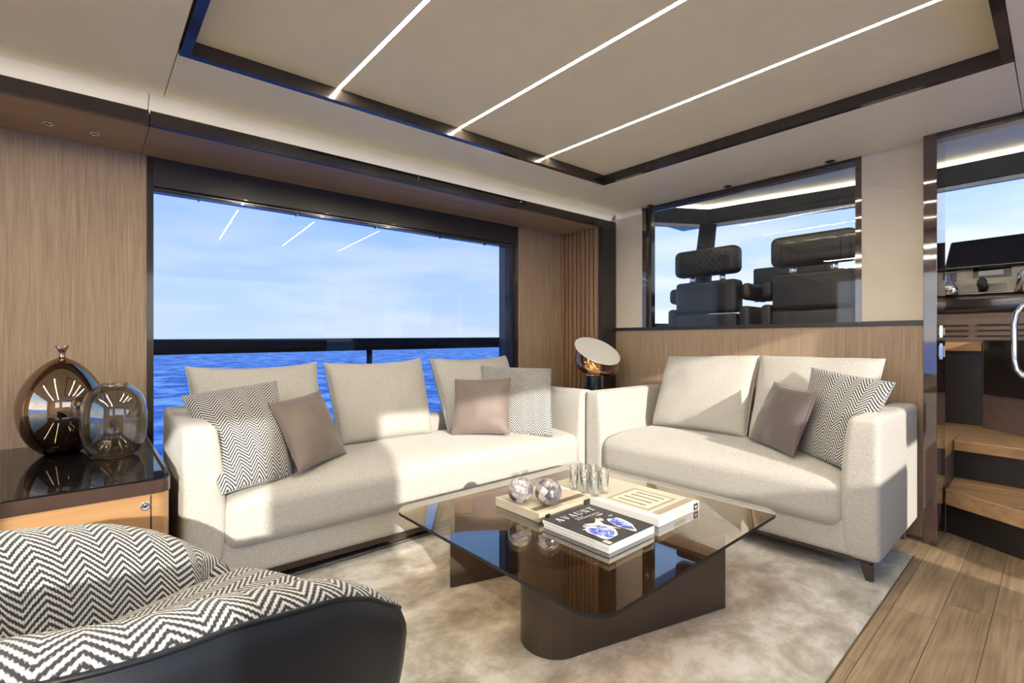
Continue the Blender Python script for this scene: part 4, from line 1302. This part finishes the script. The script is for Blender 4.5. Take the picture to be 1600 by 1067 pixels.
# windscreen: header band, pillars and glass along a bent line
WS = [(-3.12, 3.47), (-2.98, 4.20), (-2.50, 4.98), (-1.2, 5.22), (0.2, 5.22), (1.48, 5.0)]
w3 = thing('window_3', 'wide bent windscreen of the helm', None, (0, 4.6, 1.3), kind='structure')
hd, gl_, cap = [], [], []
def bandmesh(pts_, z0, z1, th, lean0=0.0, lean1=0.0):
    mb = MB()
    c0 = Vector((-0.8, 3.6, 0))
    rows = []
    for x, y in pts_:
        d = (Vector((x, y, 0)) - c0).normalized()
        a = Vector((x, y, 0)) + d * lean0; b = Vector((x, y, 0)) + d * lean1
        rows.append([Vector((a.x, a.y, z0)), Vector((b.x, b.y, z1)), Vector((b.x, b.y, z1)) + d * th, Vector((a.x, a.y, z0)) + d * th, Vector((a.x, a.y, z0))])
    return mb.grid(rows)
for a, b in zip(WS, WS[1:]):
    bandmesh([a, b], 2.305, 2.462, 0.10).obj('header', 'helm_grey', w3, world=True)
    bandmesh([a, b], 2.4625, 2.499, 0.012, 0.088, 0.088).obj('header_cap', 'ceiling_cream', w3, world=True)
    bandmesh([a, b], 2.275, 2.304, 0.06, 0.02, 0.02).obj('header_lip', 'ceiling_cream', w3, world=True)
    bandmesh([a, b], 1.22, 2.35, 0.008, 0.33, 0.05).obj('pane', 'windscreen_glass', w3, world=True)
    bandmesh([a, b], HZ, 1.25, 0.05, 0.30, 0.30).obj('coaming', 'helm_grey', w3, world=True)
o = bandmesh(WS[1:], 2.463, 2.473, 0.02, 0.05, 0.05).obj('led_strip', 'header_fill', origin=(-0.8, 5.1, 2.463))  # added fill out of sight, washes the ceiling near the windscreen
tag(o, 'added unseen fill light on top of the windscreen header', 'light strip', 'light strips in the ceiling')
for x, y in ((-2.50, 4.98),):
    d = (Vector((x, y, 0)) - Vector((-0.8, 3.6, 0))).normalized()
    MB().tube([Vector((x, y, 1.2)) + d * 0.28, Vector((x, y, 2.305)) - d * 0.01], [0.11, 0.085], 20).obj('pillar', 'helm_grey', w3, world=True, smooth=True)
MB().tube([(-3.10, 3.55, 1.0), (-3.10, 3.55, 2.3)], 0.06, 12).obj('pillar', 'helm_grey', w3, world=True, smooth=True)

def helm_seat(x0, label, quilted):
    t = thing('helm_chair', label, 'seat', (x0 + 0.29, 4.1, HZ), group='helm seats')
    W2 = 0.290
    def rb(name, a, b, r, par=t, mat='helm_leather', **k):
        return MB().rbox(a, b, r, 4, n=3, **k).obj(name, mat, par, smooth=True)
    hr = rb('headrest', (-W2, -0.02, 1.165), (W2, 0.14, 1.405), 0.055)
    for sx_ in (-0.14, 0.14):
        MB().tube([(sx_, 0.06, 1.08), (sx_, 0.06, 1.20)], 0.024, 16).obj('post', 'chrome', t, smooth=True)
    rb('backrest', (-W2 + 0.01, 0.0, 0.83), (W2 - 0.01, 0.16, 1.115), 0.035)
    rb('lower_back', (-W2 + 0.012, 0.005, 0.42), (W2 - 0.012, 0.17, 0.822), 0.025)
    rb('seat', (-W2 + 0.02, 0.12, 0.42), (W2 - 0.02, 0.58, 0.56), 0.05)
    for s_ in (-1, 1):
        a, b = s_ * (W2 - 0.005), s_ * (W2 + 0.09)
        rb('armrest', (min(a, b), 0.05, 0.93), (max(a, b), 0.48, 1.075), 0.045)
        rb('side_bolster', (min(a, b) , 0.03, 0.42), (max(a, b), 0.45, 0.88), 0.035)
    MB().lathe([(0.0001, 0.0), (0.26, 0.0), (0.26, 0.02), (0.09, 0.05), (0.08, 0.4199), (0.0001, 0.4199)], (0, 0.22, 0), 32).obj('pedestal', 'steel_dark', t, smooth=False)
    # seams of the headrest
    for sx_ in (-0.20, 0.20):
        MB().tube([(sx_, -0.0205, 1.19), (sx_, -0.0215, 1.28), (sx_, -0.0205, 1.38)], 0.0025, 6).obj('seam', 'black_void', hr, smooth=True)
    if quilted:
        nq = 7
        for k in range(-3, 8):
            for sgn in (1, -1):
                pts_ = []
                for m_ in range(9):
                    tt = m_ / 8
                    zz = lerp(1.185, 1.385, tt)
                    xx = -0.20 + 0.40 * (k + sgn * tt * 3.2 + (0 if sgn > 0 else 3.2)) / nq
                    if -0.20 <= xx <= 0.20: pts_.append((xx, -0.0205, zz))
                if len(pts_) > 1:
                    MB().tube(pts_, 0.0026, 5).obj('quilt_seam', 'seam_grey', hr, smooth=True)
    return t
helm_seat(-2.385, 'black leather helm seat with quilted headrest farther from the post', True)
helm_seat(-1.545, 'larger looking black leather helm seat with plain headrest nearer the post', False)
# centre monitor seen between the seats, dashboard behind the opening
mo = thing('helm_monitor', 'dark helm screen seen between the two helm seats', 'monitor', (-1.75, 4.82, 1.15))
MB().rbox((-0.22, 0.0, 0.28), (0.42, 0.06, 0.60), 0.02, 3, n=2).obj('housing', 'helm_grey', mo, smooth=True)
MB().tube([(0.1, 0.03, 0.0), (0.1, 0.03, 0.29)], 0.03, 12).obj('stand', 'helm_grey', mo, smooth=True)
dk = thing('helm_dashboard', 'glossy black helm dashboard under the windscreen', 'dashboard', (-0.3, 4.95, HZ))
MB().rbox((-1.9, 4.90, 1.26), (0.9, 5.35, 1.40), 0.04, 3, n=3).obj('dash_top', 'dark_lacquer', dk, smooth=True, world=True)
MB().box((-1.88, 4.93, HZ), (0.9, 5.30, 1.26)).obj('dash_front', 'helm_wood', dk, world=True)
for k in range(3):
    z = 1.085 + 0.04 * k
    MB().box((-0.64, 4.925, z), (-0.46, 4.9305, z + 0.011)).obj('vent_slot', 'black_void', dk, world=True)
    MB().box((-0.41, 4.925, z), (-0.10, 4.9305, z + 0.011)).obj('vent_slot', 'black_void', dk, world=True)
# sloping glossy hood with beige instrument fascia
MB().add([(-0.60, 4.93, 1.60), (0.75, 4.93, 1.60), (0.75, 5.10, 1.86), (-0.58, 5.10, 1.83), (-0.60, 4.97, 1.58), (0.75, 4.97, 1.58), (0.75, 5.13, 1.84), (-0.58, 5.13, 1.81)],
         [(0, 1, 2, 3), (7, 6, 5, 4), (0, 4, 5, 1), (1, 5, 6, 2), (2, 6, 7, 3), (3, 7, 4, 0)]).obj('hood', 'black_gloss', dk, world=True, bevel=0.012)
MB().add([(-0.62, 4.91, 1.40), (0.75, 4.91, 1.40), (0.75, 4.99, 1.62), (-0.60, 4.99, 1.60), (-0.62, 5.0, 1.40), (0.75, 5.0, 1.40), (0.75, 5.05, 1.62), (-0.60, 5.05, 1.60)],
         [(0, 1, 2, 3), (7, 6, 5, 4), (0, 4, 5, 1), (1, 5, 6, 2), (2, 6, 7, 3), (3, 7, 4, 0)]).obj('fascia', 'bulkhead_cream', dk, world=True)
def on_fascia(x, z):
    t = (z - 1.40) / 0.21
    return Vector((x, 4.91 + 0.08 * t - 0.003, z))
for x0_, x1_, z0_, z1_, mt in ((-0.44, -0.24, 1.52, 1.585, 'steel_dark'), (-0.41, -0.28, 1.535, 1.57, 'paper_white'), (-0.50, -0.27, 1.41, 1.47, 'steel_dark'), (-0.60, -0.53, 1.50, 1.57, 'steel_dark')):
    dq = -0.002 if mt == 'paper_white' else 0
    pts_ = [on_fascia(x0_, z0_), on_fascia(x1_, z0_), on_fascia(x1_, z1_), on_fascia(x0_, z1_)]
    MB().add([p + Vector((0, dq - 0.004, 0)) for p in pts_] + [p + Vector((0, 0.006, 0)) for p in pts_],
             [(0, 1, 2, 3), (7, 6, 5, 4), (0, 4, 5, 1), (1, 5, 6, 2), (2, 6, 7, 3), (3, 7, 4, 0)]).obj('instrument', mt, dk, world=True)
MB().lathe([(0.0001, 0.0), (0.016, 0.0), (0.030, 0.03), (0.026, 0.065), (0.010, 0.085), (0.0001, 0.087)], (-0.385, 4.885, 1.43), 20).obj('joystick', 'ink_black', dk, smooth=True, world=True)
MB().lathe([(0.0001, 0.0), (0.055, 0.0), (0.052, 0.06), (0.035, 0.085), (0.018, 0.095), (0.016, 0.15), (0.0001, 0.155)], (-0.565, 4.86, 1.40), 24).obj('throttle', 'chrome', dk, smooth=True, world=True)
MB().tube([(-0.20, 4.90, 1.40), (-0.185, 4.885, 1.52), (-0.15, 4.885, 1.555), (0.45, 4.885, 1.58)], 0.022, 12).obj('grab_bar', 'chrome', dk, smooth=True, world=True)
# shelf, cupboard and angled console in the opening
sh = thing('helm_shelf', 'small oak shelf under the slotted dash front', 'shelf', (-0.44, 4.75, HZ))
MB().box((-0.62, 4.55, 0.985), (-0.362, 4.9245, 1.045)).obj('shelf_board', 'tread_oak', sh, world=True)
MB().box((-0.62, 4.62, HZ + 0.0005), (-0.364, 4.92, 0.984)).obj('cupboard', 'dark_satin', sh, world=True)
co = thing('helm_console', 'plum brown console with a glossy black front panel by the stairs', 'console', (-0.15, 4.4, HZ))
MB().prism([(-0.355, 4.53), (-0.02, 4.12), (0.50, 4.12), (0.50, 4.86), (-0.355, 4.86)], HZ + 0.001, 1.06).obj('body', 'helm_plum', co, world=True)
d_ = (Vector((-0.02, 4.12, 0)) - Vector((-0.355, 4.53, 0))).normalized(); n2 = Vector((d_.y, -d_.x, 0))
if n2.y > 0: n2 = -n2
A_ = Vector((-0.355, 4.53, 0)) + n2 * 0.003 + d_ * 0.03
Bq = A_ + d_ * 0.42
MB().prism([tuple((A_)[:2]), tuple((Bq)[:2]), tuple((Bq + n2 * 0.012)[:2]), tuple((A_ + n2 * 0.012)[:2])], 0.70, 1.055).obj('front_panel', 'dark_lacquer', co, world=True)
gh = thing('grab_handle', 'curved chrome grab handle at the helm opening', 'handle', (-0.13, 3.50, 0.86))
hp = [(0.17, 0.02, 0.395), (0.05, 0, 0.385), (0.0, 0, 0.365), (-0.022, 0, 0.33), (-0.03, 0, 0.28), (-0.03, 0, 0.10), (-0.022, 0, 0.05), (0.0, 0, 0.02), (0.05, 0, 0.004), (0.17, 0.02, 0.0)]
MB().tube([Vector(p) for p in hp], 0.013, 14).obj('handle_tube', 'chrome', gh, smooth=True)
MB().box((0.165, 0.0, -0.609), (0.21, 0.04, 0.62)).obj('handle_post', 'pillar_gloss', gh)
